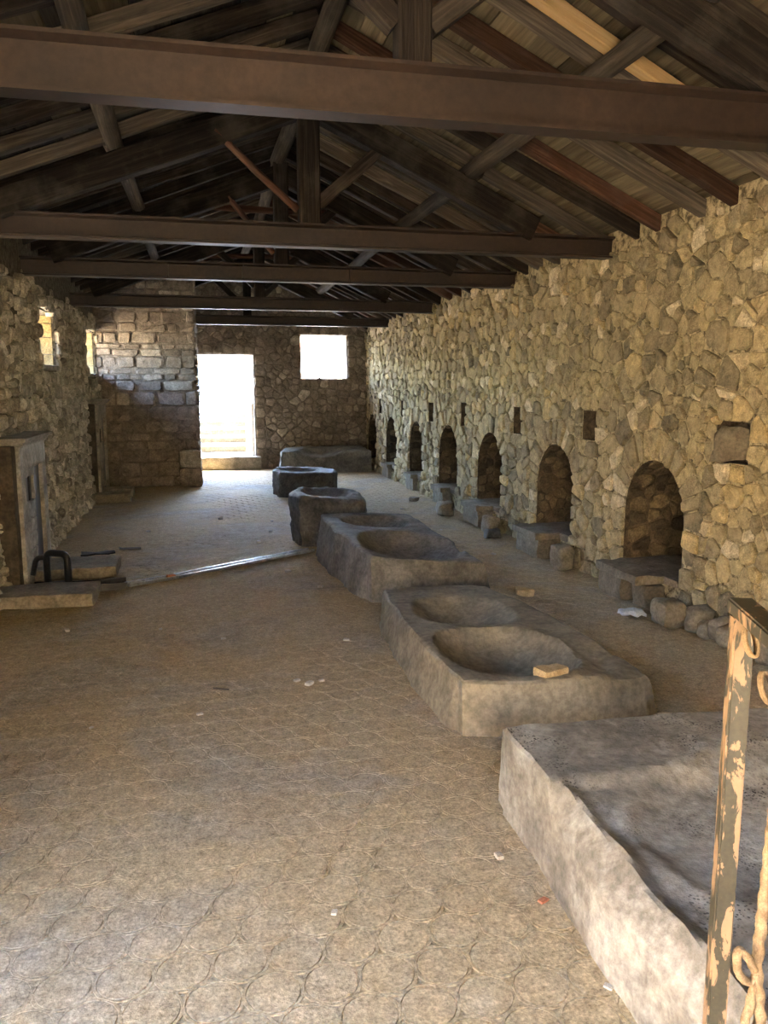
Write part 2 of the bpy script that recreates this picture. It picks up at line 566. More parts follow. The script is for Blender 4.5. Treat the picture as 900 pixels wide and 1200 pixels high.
def inside(poly, u, v):
    c = False
    n = len(poly)
    for i in range(n):
        (x1, y1), (x2, y2) = poly[i], poly[(i + 1) % n]
        if (y1 > v) != (y2 > v) and u < (x2 - x1) * (v - y1) / (y2 - y1) + x1:
            c = not c
    return c

def rect(u0, u1, v0, v1):
    return [(u0, v0), (u1, v0), (u1, v1), (u0, v1)]

def arch_poly(uc, half, v0, vs, n=14, point=0.0):
    p = [(uc - half, v0), (uc + half, v0)]
    for i in range(n + 1):
        t = math.pi * i / n
        p.append((uc + half * math.cos(t), vs + half * math.sin(t) * (1 + point * math.sin(t))))
    return p

def resample(poly, step):
    pts = []
    n = len(poly)
    for i in range(n):
        a, b = poly[i], poly[(i + 1) % n]
        L = math.hypot(b[0] - a[0], b[1] - a[1])
        if L < 1e-6: continue
        k = max(1, int(round(L / step)))
        for j in range(k):
            t = (j + 0.5) / k
            pts.append((a[0] + (b[0] - a[0]) * t, a[1] + (b[1] - a[1]) * t, (b[1] - a[1]) / L, -(b[0] - a[0]) / L))
    return pts

def border_seeds(poly, step, d, tag_fn):
    """pairs of seeds either side of an opening's edge: the outer ones become its dressed stones"""
    out = []
    for (u, v, nu, nv) in resample(poly, step):
        dd = d * random.uniform(0.9, 1.15)
        out.append((u + nu * dd, v + nv * dd, dd, tag_fn(u, v)))
        out.append((u - nu * dd, v - nv * dd, dd, 'ghost'))
    return out

def panel_with_holes(name, outline, holes, depths, caps, fmap, mat, parent=None, reveal_mat=None):
    """flat wall face with openings, their reveals (depth) and, where cap is set, a back"""
    V2, E = [], []
    for poly in [outline] + holes:
        b = len(V2)
        V2 += [Vector(p) for p in poly]
        E += [(b + i, b + (i + 1) % len(poly)) for i in range(len(poly))]
    v2, _e, f2, *_ = delaunay_2d_cdt(V2, E, [], 0, 1e-5)
    verts = [fmap(p[0], p[1], 0.0) for p in v2]
    flip = map_flip(fmap, outline[0][0], outline[0][1])
    faces = []
    for f in f2:
        c = (sum(v2[i][0] for i in f) / len(f), sum(v2[i][1] for i in f) / len(f))
        if not inside(outline, *c) or any(inside(h, *c) for h in holes):
            continue
        ar = sum(v2[f[i]][0] * v2[f[(i + 1) % len(f)]][1] - v2[f[(i + 1) % len(f)]][0] * v2[f[i]][1] for i in range(len(f)))
        f = tuple(f) if ar > 0 else tuple(reversed(f))
        faces.append(tuple(reversed(f)) if flip else f)
    n_face = len(faces)
    for h, d, cap in zip(holes, depths, caps):
        b = len(verts); n = len(h)
        verts += [fmap(p[0], p[1], 0.0) for p in h] + [fmap(p[0], p[1], -d) for p in h]
        for i in range(n):
            j = (i + 1) % n
            q = (b + i, b + j, b + n + j, b + n + i)
            faces.append(q if not flip else tuple(reversed(q)))
        if cap:
            q = tuple(b + n + i for i in range(n))
            faces.append(tuple(reversed(q)) if flip else q)
    o = mesh_obj(name, verts, faces, mat, parent, False)
    if reveal_mat:
        o.data.materials.append(reveal_mat)
        for p in o.data.polygons[n_face:]:
            p.material_index = 1
    return o

# ------------------------------------------------------------------ solid helpers
def box_vf(x0, x1, y0, y1, z0, z1):
    v = [(x0, y0, z0), (x1, y0, z0), (x1, y1, z0), (x0, y1, z0), (x0, y0, z1), (x1, y0, z1), (x1, y1, z1), (x0, y1, z1)]
    f = [(3, 2, 1, 0), (4, 5, 6, 7), (0, 1, 5, 4), (1, 2, 6, 5), (2, 3, 7, 6), (3, 0, 4, 7)]
    return v, f

def rough_block(name, size, loc, mat, parent=None, rz=0.0, amp=0.012, cuts=5, round_=0.12, seed=None, tilt=(0, 0), taper=0.0):
    """hewn block: subdivided box with rounded arrises and uneven faces; loc is the base centre"""
    seed = random.uniform(0, 90) if seed is None else seed
    bm = bmesh.new()
    bmesh.ops.create_cube(bm, size=2.0)
    bmesh.ops.subdivide_edges(bm, edges=bm.edges[:], cuts=cuts, use_grid_fill=True)
    sx, sy, sz = size[0] / 2, size[1] / 2, size[2] / 2
    mn = min(sx, sy, sz)
    rr = mn * round_ * 2
    R = Matrix.Rotation(rz, 3, 'Z') @ Matrix.Rotation(tilt[0], 3, 'X') @ Matrix.Rotation(tilt[1], 3, 'Y')
    for v in bm.verts:
        p = Vector((v.co.x * sx, v.co.y * sy, v.co.z * sz))
        inner = Vector((max(-sx + rr, min(sx - rr, p.x)), max(-sy + rr, min(sy - rr, p.y)), max(-sz + rr, min(sz - rr, p.z))))
        d = p - inner
        if d.length > 1e-6:
            p = inner + d.normalized() * min(d.length, rr)
        k = 1 - taper * (p.z / sz * 0.5 + 0.5)
        p.x *= k; p.y *= k
        q = p + Vector(loc)
        dn = Vector((n3(q.x, q.y, q.z, 9, seed), n3(q.y, q.z, q.x, 9, seed + 5), n3(q.z, q.x, q.y, 9, seed + 9)))
        dn2 = Vector((n3(q.x, q.y, q.z, 24, seed), n3(q.y, q.z, q.x, 24, seed + 5), n3(q.z, q.x, q.y, 24, seed + 9)))
        p = p + dn * amp * 1.6 + dn2 * amp * 0.7
        v.co = R @ p
    zmin = min(v.co.z for v in bm.verts)
    for v in bm.verts:
        v.co.z -= zmin + 0.004
    me = bpy.data.meshes.new(name)
    bm.to_mesh(me); bm.free()
    me.polygons.foreach_set('use_smooth', [True] * len(me.polygons))
    me.set_sharp_from_angle(angle=math.radians(50))
    me.materials.append(mat)
    a = me.attributes.new('tone', 'FLOAT_COLOR', 'POINT')
    t = rnd_tone()
    a.data.foreach_set('color', list(t) * len(me.vertices))
    o = bpy.data.objects.new(name, me)
    COL.objects.link(o)
    o.location = loc
    if parent is not None:
        o.parent = parent
        o.location = Vector(loc) - parent.location
    return o

def timber(name, p0, p1, w, h, mat, parent=None, round_=False, wob=0.006, seg=None, up=None, tone=None):
    """a beam from p0 to p1: squared (w x h) or a round pole; slightly crooked; carries its own grain direction"""
    p0, p1 = Vector(p0), Vector(p1)
    d = p1 - p0; L = d.length; d.normalize()
    upv = Vector(up) if up else Vector((0, 0, 1))
    if abs(d.dot(upv)) > 0.98: upv = Vector((0, 1, 0))
    s = d.cross(upv).normalized(); t = s.cross(d).normalized()
    seg = seg or max(2, int(L / 0.35))
    if round_:
        prof = [(math.cos(2 * math.pi * k / 10) * w / 2, math.sin(2 * math.pi * k / 10) * h / 2) for k in range(10)]
    else:
        c = min(w, h) * 0.08
        a, b = w / 2, h / 2
        prof = [(-a + c, -b), (a - c, -b), (a, -b + c), (a, b - c), (a - c, b), (-a + c, b), (-a, b - c), (-a, -b + c)]
    sd = random.uniform(0, 100)
    vs_, gr, fs = [], [], []
    m = len(prof)
    for i in range(seg + 1):
        x = L * i / seg
        ox, oy = n3(x, 0, 0, 1.1, sd) * wob * 2.5, n3(x, 3, 0, 1.1, sd) * wob * 2.5
        k = 1.0 + (n3(x, 7, 0, 0.8, sd) * 0.12 if round_ else 0)
        for (a, b) in prof:
            e = n3(x * 2, a * 30, b * 30, 1.0, sd) * wob
            vs_.append(p0 + d * x + s * (a * k + ox + e) + t * (b * k + oy + e))
            gr.append((x + sd, a + sd, b))
    for i in range(seg):
        for k in range(m):
            q = (i * m + k, i * m + (k + 1) % m, (i + 1) * m + (k + 1) % m, (i + 1) * m + k)
            fs.append(q)
    fs.append(tuple(reversed(range(m)))); fs.append(tuple(seg * m + k for k in range(m)))
    return mesh_obj(name, vs_, fs, mat, parent, round_, tone or rnd_tone(), gr, origin=tuple((p0 + p1) / 2))

def tube(name, pts, r, mat, parent=None, n=8, closed=False, rfun=None):
    pts = [Vector(p) for p in pts]
    vs_, fs = [], []
    m = len(pts)
    prev = None
    for i, p in enumerate(pts):
        a = pts[(i - 1) % m] if (i > 0 or closed) else p
        b = pts[(i + 1) % m] if (i < m - 1 or closed) else p
        d = (b - a).normalized()
        if prev is None:
            s = d.cross(Vector((0, 0, 1)))
            if s.length < 1e-3: s = d.cross(Vector((0, 1, 0)))
        else:
            s = prev - d * prev.dot(d)
        s.normalize(); prev = s
        t = d.cross(s)
        for k in range(n):
            an = 2 * math.pi * k / n
            rr = rfun(i, an) if rfun else r
            vs_.append(p + s * math.cos(an) * rr + t * math.sin(an) * rr)
    for i in range(m if closed else m - 1):
        j = (i + 1) % m
        for k in range(n):
            fs.append((i * n + k, i * n + (k + 1) % n, j * n + (k + 1) % n, j * n + k))
    if not closed:
        fs.append(tuple(reversed(range(n)))); fs.append(tuple((m - 1) * n + k for k in range(n)))
    c = sum(pts, Vector()) / m
    return mesh_obj(name, vs_, fs, mat, parent, True, origin=tuple(c))

# ================================================================== SETTING
# ---- floor: bed and round pavers
def dust_z(x, y):
    """level of the dust and joint filling against the paver tops at z = 0"""
    near_l = math.exp(-((x + 0.75) ** 2 / 0.5 + (y - 4.3) ** 2 / 1.6))
    right = 1.0 if x > 2.2 else 0.0
    return -0.0012 + 0.0050 * n3(x, y, 0, 0.8, 3.0) + 0.0035 * n3(x, y, 0, 3.0, 9.0) + 0.0012 * n3(x, y, 0, 12.0, 5.0) - 0.0055 * near_l - 0.002 * right
floor_v, floor_f = [], []
nx, ny = 70, 240
for j in range(ny + 1):
    for i in range(nx + 1):
        x = XL - 0.4 + (XR - XL + 0.8) * i / nx; y = -3.4 + (YB + 3.4 + 0.3) * j / ny
        floor_v.append((x, y, dust_z(x, y)))
for j in range(ny):
    for i in range(nx):
        a = j * (nx + 1) + i
        floor_f.append((a, a + 1, a + nx + 2, a + nx + 1))
floor = mesh_obj('floor', floor_v, floor_f, M['floor'])
floor['kind'] = 'structure'
pav = Masonry(floor, M['floor'], 300, 'paver', 'paving', 40.0)
P_ = 0.157
row = 0
y = 0.6
while y < YB - 0.1:
    x = XL + 0.12 + (P_ / 2 if row % 2 else 0)
    while x < XR - 0.1:
        if dust_z(x, y) < 0.003:
            # a six-sided paver with a round groove pressed into its face
            h = random.uniform(-0.0004, 0.0003)
            vs_, fs = [], []
            nseg = 18
            for (rr, zz) in ((0.0712, h), (0.0720, h - 0.0075), (0.0742, h - 0.0075), (0.0750, h), (None, h), (None, h - 0.012)):
                for k in range(nseg):
                    an = 2 * math.pi * k / nseg
                    d = rr or (P_ / 2 - 0.0004) / math.cos((an + math.pi / 6) % (math.pi / 3) - math.pi / 6)
                    vs_.append((x + math.cos(an) * d, y + math.sin(an) * d, zz))
            fs.append(tuple(range(nseg)))
            for q in range(5):
                for k in range(nseg):
                    fs.append(((q + 1) * nseg + k, (q + 1) * nseg + (k + 1) % nseg, q * nseg + (k + 1) % nseg, q * nseg + k))
            pav.add(vs_, fs)
        x += P_
    y += P_ * 0.866
    row += 1
pav.finish()

# ---- ground outside
gv, gf = box_vf(-60, 60, -60, 90, -0.6, -0.03)
ground = mesh_obj('ground', gv, gf, M['ground'], None, False)
ground['kind'] = 'structure'

# ---- unseen wall added opposite the entrance to bounce warm sunlight into the hall
cyv, cyf = box_vf(-9, 11, -7.6, -7.0, -0.03, 3.6)
bounce_front = mesh_obj('wall_bounce_front', cyv, cyf, M['bounce_tan'], None, False)
bounce_front['kind'] = 'structure'

cyv, cyf = box_vf(-7.4, -6.8, -7.0, 9.0, -0.03, 3.6)  # second unseen wall, added to bounce warm sunlight through the side entrance
bounce_side = mesh_obj('wall_bounce_side', cyv, cyf, M['bounce_tan'], None, False)
bounce_side['kind'] = 'structure'

# ---- right wall with seven niches and beam holes
def right_map(u, v, h): return (XR - h, u, v)
ARCH = [(5.35, 0.40), (7.07, 0.40), (8.85, 0.41), (10.47, 0.42), (12.13, 0.40), (13.81, 0.41), (15.40, 0.40)]
arch_polys = [arch_poly(c, h, 0.22, 0.64, 14, 0.05) for c, h in ARCH]
HOLES = [(4.32, 4.64, 1.12, 1.38), (6.27, 6.53, 1.14, 1.39), (7.90, 8.14, 1.10, 1.38), (9.72, 9.93, 1.10, 1.39),
         (11.20, 11.44, 1.09, 1.36), (12.88, 13.10, 1.10, 1.36), (14.55, 14.78, 1.10, 1.36)]
hole_polys = [rect(*h) for h in HOLES]
R_OUT = rect(-2.6, YB + 0.3, -0.1, 2.86)
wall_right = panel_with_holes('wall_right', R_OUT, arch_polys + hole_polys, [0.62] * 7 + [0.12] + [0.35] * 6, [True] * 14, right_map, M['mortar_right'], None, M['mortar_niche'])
wall_right['kind'] = 'structure'
fixed = []
for (c, hf), ap in zip(ARCH, arch_polys):
    jl = [(c - hf, 0.05), (c - hf, 0.62)]
    for side in (-1, 1):
        z = 0.03
        while z < 0.62:
            hh = random.uniform(0.10, 0.17)
            d = random.uniform(0.065, 0.10)
            fixed += [(c + side * (hf + d), z + hh / 2, d, 'stone'), (c + side * (hf - d), z + hh / 2, d, 'ghost')]
            z += hh
    for i in range(9):
        fixed.append((c - hf + 0.05 + i * (2 * hf - 0.1) / 8, 0.28, 0.06, 'ghost'))
    nv = 15
    for i in range(nv):
        t = math.pi * (i + 0.5) / nv
        pu, pv = c + hf * math.cos(t), 0.64 + hf * math.sin(t) * (1 + 0.05 * math.sin(t))
        d = 0.10 * random.uniform(0.9, 1.15)
        fixed += [(pu + math.cos(t) * d, pv + math.sin(t) * d, d, 'arch'), (pu - math.cos(t) * d, pv - math.sin(t) * d, d, 'ghost')]
for hp in hole_polys:
    fixed += border_seeds(hp, 0.15, 0.06, lambda u, v: 'stone')
blocked = lambda u, v: any(inside(p, u, v) for p in arch_polys + hole_polys)
seeds = courses(2.6, YB + 0.1, 0.0, 2.84, lambda v: random.choice((0.05, 0.075, 0.10, 0.13, 0.16)) * random.uniform(0.9, 1.1) * (1.15 if v < 0.4 else 1.0),
                lambda h, v: random.choice((0.055, 0.08, 0.12, 0.17, 0.23, 0.30)) * random.uniform(0.8, 1.2), fixed, blocked, 0.05, 0.3)
cells = power_cells(seeds, 1.0)
stones = Masonry(wall_right, M['right_stone'])
voussoirs = Masonry(wall_right, M['right_stone'], 300, 'arch_stone', 'arch_infill', 12.0)
for s, poly in zip(seeds, cells):
    if poly is None: continue
    top = 2.70 + 0.12 * n3(s[0], 0, 0, 2.2, 4.0)
    if s[1] > top: continue
    pr_ = clean_poly(poly, 0.0055)
    if not pr_ or any(inside(p, *pr_[1]) for p in arch_polys + hole_polys): continue
    proud = random.uniform(0.006, 0.038) + (0.035 * random.random() if s[1] < 0.35 else 0) + (0.03 * random.random() if s[1] > 2.4 else 0)
    g = stone_geo(pr_[0], pr_[1], proud, right_map, True, random.uniform(0.72, 0.9) if s[1] > 0.4 else 0.68)
    t = list(rnd_tone()); t[0] = min(1, max(0, 0.5 + 0.33 * random.gauss(0, 1) + 0.25 * n3(s[0], s[1], 0, 0.8, 2.0)))
    (voussoirs if s[3] == 'arch' else stones).add(g[0], g[1], tuple(t))
stones.finish(); voussoirs.finish()

# niche interiors: stones on the back and on the curved lining
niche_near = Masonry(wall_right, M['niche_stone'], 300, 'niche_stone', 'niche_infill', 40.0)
for (c, hf), ap in zip(ARCH, arch_polys):
    def back_map(u, v, h): return (XR + 0.62 - h, u, v)
    sd = courses(c - hf - 0.1, c + hf + 0.1, 0.15, 1.2, lambda v: random.uniform(0.06, 0.12), lambda h, v: random.uniform(0.10, 0.3), [])
    for s, poly in zip(sd, power_cells(sd, 1.0)):
        if poly is None or not inside(ap, s[0], s[1]): continue
        pr_ = clean_poly([(min(max(p[0], c - hf), c + hf), min(p[1], 1.12)) for p in poly], 0.008)
        if not pr_: continue
        g = stone_geo(pr_[0], pr_[1], random.uniform(0.01, 0.05), back_map, True)
        niche_near.add(*g)
    # lining: s runs up the left jamb, over the arch and down the right one
    La, Lb = 0.42, math.pi * hf
    def line_pt(s_):
        if s_ < La: return (c - hf, 0.22 + s_, 1.0, 0.0)
        if s_ > La + Lb: return (c + hf, 0.64 - (s_ - La - Lb), -1.0, 0.0)
        t = math.pi - (s_ - La) / hf
        return (c + hf * math.cos(t), 0.64 + hf * math.sin(t) * 1.04, -math.cos(t), -math.sin(t))
    def lin_map(u, v, h):
        yy, zz, nu, nv_ = line_pt(u)
        return (XR + v, yy + nu * h, zz + nv_ * h)
    tot = 2 * La + Lb
    sd = courses(-0.1, tot + 0.1, -0.1, 0.72, lambda v: random.uniform(0.10, 0.2), lambda h, v: random.uniform(0.08, 0.13), [], None, 0.0)
    for s, poly in zip(sd, power_cells(sd, 1.0)):
        if poly is None or not (0.03 < s[0] < tot - 0.03 and 0.0 < s[1] < 0.6): continue
        pr_ = clean_poly([(min(max(p[0], 0), tot), min(max(p[1], 0.0), 0.62)) for p in poly], 0.008)
        if not pr_: continue
        g = stone_geo(pr_[0], pr_[1], random.uniform(0.004, 0.018), lin_map, map_flip(lin_map, pr_[1][0], pr_[1][1]))
        niche_near.add(*g)
niche_near.finish()

# ---- left wall with two deep windows
def left_map(u, v, h): return (XL + h, u, v)
WINS = [(8.78, 9.80, 1.76, 2.37), (12.22, 13.36, 1.72, 2.40), (5.20, 6.25, 1.74, 2.40)]
LDOOR = (-0.1, 1.6, -0.1, 2.15)      # side entrance, beside the camera
slots = [(7.52, 7.78, 2.10, 2.52)]
win_polys = [rect(*w) for w in WINS]
slot_polys = [rect(*s) for s in slots]
wall_left = panel_with_holes('wall_left', rect(-2.6, YB + 0.3, -0.1, 3.05), win_polys + slot_polys + [rect(*LDOOR)], [0.62] * 3 + [0.3, 0.62], [False] * 3 + [True, False], left_map, M['mortar_left'])
wall_left['kind'] = 'structure'
fixed = []
for wp in win_polys: fixed += border_seeds(wp, 0.17, 0.07, lambda u, v: 'stone')
for wp in slot_polys: fixed += border_seeds(wp, 0.15, 0.05, lambda u, v: 'stone')
blocked = lambda u, v: any(inside(p, u, v) for p in win_polys + slot_polys)
seeds = courses(4.6, 13.6, 0.0, 2.75, lambda v: random.uniform(0.07, 0.14), lambda h, v: random.choice((0.08, 0.11, 0.15, 0.21)) * random.uniform(0.8, 1.2), fixed, blocked, 0.06, 0.3)
cells = power_cells(seeds, 1.0)
stones = Masonry(wall_left, M['left_stone'])
for s, poly in zip(seeds, cells):
    if poly is None: continue
    if s[1] > 2.58 + 0.1 * n3(s[0], 0, 0, 2.0, 8.0): continue
    pr_ = clean_poly(poly, 0.008)
    if not pr_ or blocked(*pr_[1]): continue
    proud = random.uniform(0.02, 0.07) + max(0.0, 0.5 - s[1]) * 0.12
    g = stone_geo(pr_[0], pr_[1], proud, left_map, False, 0.72)
    stones.add(g[0], g[1])
stones.finish()
# dressed stones of the window reveals (the far jamb and the sill are what one sees from the gate)
for (u0, u1, v0, v1) in WINS:
    jm = Masonry(wall_left, M['jamb_stone'], 40, 'jamb_stone', 'jamb_infill', 5.0)
    z = v0
    while z < v1 - 0.02:
        hh = min(random.uniform(0.11, 0.2), v1 - z)
        cuts = sorted([0.02, random.uniform(0.2, 0.42), 0.60])
        for a, b in zip(cuts, cuts[1:]):
            v, f = box_vf(XL - b + 0.004, XL - a - 0.004, u1 - random.uniform(0.006, 0.02), u1 + 0.03, z + 0.005, z + hh - 0.005)
            jm.add(v, f)
        z += hh
    jm.finish()
    sill = rough_block('sill_slab', (0.60, u1 - u0, 0.05), (XL - 0.26, (u0 + u1) / 2, v0 + 0.004), M['marble'], wall_left, 0, 0.008, 4)

# ---- front wall behind the camera, with the entrance the gate closes
def front_map(u, v, h): return (u, -1.2 + h, v)
wall_front = panel_with_holes('wall_front', [(XL - 0.3, -0.2), (XR + 0.2, -0.2), (XR + 0.2, roof_z(XR + 0.2) + 0.1), (RX, RZ + 0.1), (XL - 0.3, roof_z(XL - 0.3) + 0.1)],
                             [rect(-0.55, 0.75, -0.1, 2.1)], [0.3], [False], front_map, M['mortar_right'])
wall_front['kind'] = 'structure'

# ---- back wall with door and window
def back_map2(u, v, h): return (u, YB - h, v)
DOOR = (-0.12, 1.05, -0.1, 2.19)
BWIN = (1.94, 2.86, 1.74, 2.575)
door_poly, bwin_poly = rect(*DOOR), rect(*BWIN)
wall_back = panel_with_holes('wall_back', [(XL - 0.3, -0.2), (XR + 0.2, -0.2), (XR + 0.2, roof_z(XR + 0.2) + 0.1), (RX, RZ + 0.1), (XL - 0.3, roof_z(XL - 0.3) + 0.1)],
                             [door_poly, bwin_poly], [0.55, 0.55], [False, False], back_map2, M['mortar_back'])
wall_back['kind'] = 'structure'
fixed = border_seeds([(-0.12, 0.0), (1.05, 0.0), (1.05, 2.19), (-0.12, 2.19)], 0.2, 0.09, lambda u, v: 'stone') + border_seeds(bwin_poly, 0.19, 0.08, lambda u, v: 'stone')
blocked = lambda u, v: inside(door_poly, u, v) or inside(bwin_poly, u, v)
seeds = courses(-0.3, XR + 0.05, 0.0, 3.7, lambda v: random.uniform(0.07, 0.16), lambda h, v: random.choice((0.08, 0.13, 0.2, 0.3)) * random.uniform(0.8, 1.2), fixed, blocked, 0.05, 0.22)
stones = Masonry(wall_back, M['back_stone'], 300, 'stone', 'rubble_infill', 60.0)
for s, poly in zip(seeds, power_cells(seeds, 1.0, 0.6, 0.4)):
    if poly is None: continue
    pr_ = clean_poly(poly, 0.010)
    if not pr_ or blocked(*pr_[1]) or s[1] > roof_z(s[0]): continue
    stones.add(*stone_geo(pr_[0], pr_[1], random.uniform(0.012, 0.04), back_map2, map_flip(back_map2, 0, 0), 0.8))
stones.finish()
jm = Masonry(wall_back, M['back_stone'], 60, 'jamb_stone', 'jamb_infill', 5.0)
for (ux, side, z0, z1) in ((1.05, 1, 0.24, 2.19), (BWIN[1], 1, BWIN[2], BWIN[3]), (BWIN[0], -1, BWIN[2], BWIN[3])):
    z = z0
    while z < z1 - 0.03:
        hh = min(random.uniform(0.13, 0.24), z1 - z)
        cuts = [0.02, random.uniform(0.2, 0.36), 0.54]
        for a, b in zip(cuts, cuts[1:]):
            e = random.uniform(0.006, 0.025)
            xa, xb = (ux - e, ux + 0.03) if side > 0 else (ux - 0.03, ux + e)
            v, f = box_vf(xa, xb, YB + a + 0.004, YB + b - 0.004, z + 0.005, z + hh - 0.005)
            jm.add(v, f)
        z += hh
jm.finish()

# ---- masonry pier standing out from the left end of the back wall
PX0, PX1, PY = XL, -0.04, 13.42
pv, pf = box_vf(PX0 - 0.2, PX1, PY, YB + 0.1, -0.1, 3.72)
pier = mesh_obj('wall_pier', pv, pf, M['mortar_back'], None, False)
pier['kind'] = 'structure'
def pier_map(u, v, h): return (u, PY - h, v)
def pier_side(u, v, h): return (PX1 + h, u, v)
stones = Masonry(pier, M['back_stone'], 300, 'stone', 'rubble_infill', 40.0)
for fm, a, b in ((pier_map, PX0, PX1), (pier_side, PY, YB)):
    z = 0.0
    while z < 3.45:
        hh = random.uniform(0.13, 0.24) if z < 1.5 else random.uniform(0.08, 0.19)
        u = a - random.uniform(0, 0.15)
        while u < b:
            w = random.uniform(0.16, 0.46)
            if u + w > b - 0.12: w = b - u
            u0 = max(u, a)
            if u + w - u0 > 0.05:
                j = lambda: random.uniform(-0.018, 0.018)
                pol = [(u0 + 0.006 + j() * 0.6, z + 0.006 + j() * 0.5), (u + w - 0.004, z + 0.006 + j() * 0.5), (u + w - 0.004, z + hh - 0.005 + j() * 0.5), (u0 + 0.006 + j() * 0.6, z + hh - 0.005 + j() * 0.5)]
                if random.random() < 0.35 and hh > 0.12: pol[random.choice((2, 3))] = (pol[2][0] - 0.05, pol[2][1]) if False else pol[2]
                pr_ = clean_poly(pol, 0.004, 0.02)
                if pr_:
                    stones.add(*stone_geo(pr_[0], pr_[1], random.uniform(0.012, 0.035), fm, map_flip(fm, u, z), 0.86))
            u += w
        z += hh
stones.finish()
# footing of two blocks at the pier's door corner
rough_block('footing_block', (0.36, 0.42, 0.30), (-0.17, 13.40, 0.0), M['back_stone'], pier, 0, 0.012, 5, 0.1)
rough_block('footing_block', (0.34, 0.40, 0.27), (-0.17, 13.40, 0.295), M['back_stone'], pier, 0, 0.012, 5, 0.1)

# ---- door threshold, outside steps
sill_b = rough_block('trim_1', (1.30, 0.75, 0.25), (0.48, YB + 0.17, -0.01), M['slab'], None, 0, 0.012, 6, 0.06)
sill_b['kind'] = 'structure'
steps = empty('outdoor_steps', (0.5, 17.2, 0))
prop(steps, 'sunlit flight of stone steps rising outside the far doorway', 'steps')
for k in range(5):
    y0 = 17.2 + k * 0.42; z1 = 0.40 + k * 0.15
    v, f = box_vf(-2.2, 3.6, y0, y0 + 0.42 if k < 4 else 60.0, -0.1, z1 - 0.045)
    mesh_obj('riser', v, f, M['riser'], steps, False, rnd_tone(), origin=(0.5, y0, z1))
    v, f = box_vf(-2.2, 3.6, y0 - 0.03, y0 + 0.42 if k < 4 else 60.0, z1 - 0.045, z1)
    mesh_obj('tread', v, f, M['tread'], steps, False, origin=(0.5, y0, z1))
# door yard between threshold and steps
v, f = box_vf(-2.2, 3.6, YB + 0.5, 17.2, -0.1, 0.235)
yard = mesh_obj('yard_paving', v, f, M['tread'], None, False); yard['kind'] = 'structure'
# a house far behind
hs = empty('house', (1.5, 34, 1.0)); prop(hs, 'pale plastered house with red tiled roof beyond the outside steps', 'building')
v, f = box_vf(-3.5, 5.5, 33, 39, 1.0, 3.05); mesh_obj('wall', v, f, M['plaster'], hs, False, origin=(1, 36, 1))
rv = [(-3.9, 32.5, 3.0), (5.9, 32.5, 3.0), (5.9, 36, 4.3), (-3.9, 36, 4.3), (5.9, 39.5, 3.0), (-3.9, 39.5, 3.0), (-3.9, 32.5, 3.1), (5.9, 32.5, 3.1)]
mesh_obj('roof', rv, [(0, 1, 7, 6), (6, 7, 2, 3), (3, 2, 4, 5), (0, 3, 5), (1, 4, 2)], M['roof_tile'], hs, False, origin=(1, 36, 3))
v, f = box_vf(-0.6, 0.4, 32.96, 33.04, 1.4, 2.4); mesh_obj('window', v, f, M['black_metal'], hs, False, origin=(0, 33, 1.9))

# ================================================================== ROOF
cv = []
for (x, dz) in ((XL - 0.25, 0.03), (RX, 0.03), (XR + 0.25, 0.03)):
    for y in (YF, YB + 0.6):
        cv.append((x, y, roof_z(x) + dz))
for (x, dz) in ((XL - 0.25, 0.09), (RX, 0.09), (XR + 0.25, 0.09)):
    for y in (YF, YB + 0.6):
        cv.append((x, y, roof_z(x) + dz))
cf = [(0, 1, 3, 2), (2, 3, 5, 4), (6, 8, 9, 7), (8, 10, 11, 9), (0, 2, 8, 6), (2, 4, 10, 8), (1, 7, 9, 3), (3, 9, 11, 5), (0, 6, 7, 1), (4, 5, 11, 10)]
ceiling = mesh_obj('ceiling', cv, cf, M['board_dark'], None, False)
ceiling['kind'] = 'structure'

def slope_board(side, d0, d1, y0, y1, mat):
    """roof board lying on the rafters, d = horizontal distance from the ridge"""
    s = SR if side > 0 else SL
    dz = random.uniform(-0.006, 0.006)
    vs_, gr = [], []
    sd = random.uniform(0, 60)
    for yy in (y0, y1):
        for d, t in ((d0, 0.0), (d1, 0.0), (d1, 0.022), (d0, 0.022)):
            x = RX + side * d
            vs_.append((x, yy, RZ - s * d + t + dz)); gr.append((yy + sd, d + sd, t))
    fs = [(0, 1, 2, 3), (7, 6, 5, 4), (0, 4, 5, 1), (1, 5, 6, 2), (2, 6, 7, 3), (3, 7, 4, 0)]
    if side < 0: fs = [tuple(reversed(f)) for f in fs]
    o = tuple(sum(v[i] for v in vs_) / 8 for i in range(3))
    t = rnd_tone()
    mesh_obj('roof_board', vs_, fs, mat, ceiling, False, t, gr, origin=o)

for side in (1, -1):
    lim = (XR - RX + 0.2) if side > 0 else (RX - XL + 0.2)
    d = 0.02
    while d < lim:
        w = random.uniform(0.15, 0.23)
        y = YF
        while y < YB + 0.4:
            ln = random.choice((1.26, 1.68, 2.1, 2.52, 2.94))
            if YB + 0.4 - (y + ln) < 0.6: ln = YB + 0.4 - y
            slope_board(side, d, d + w - 0.007, y + 0.003, y + ln - 0.003, M['board'] if side > 0 or random.random() < 0.15 else M['board_dark'])  # right slope light, left dark: the fall of light put into board colour
            y += ln
        d += w
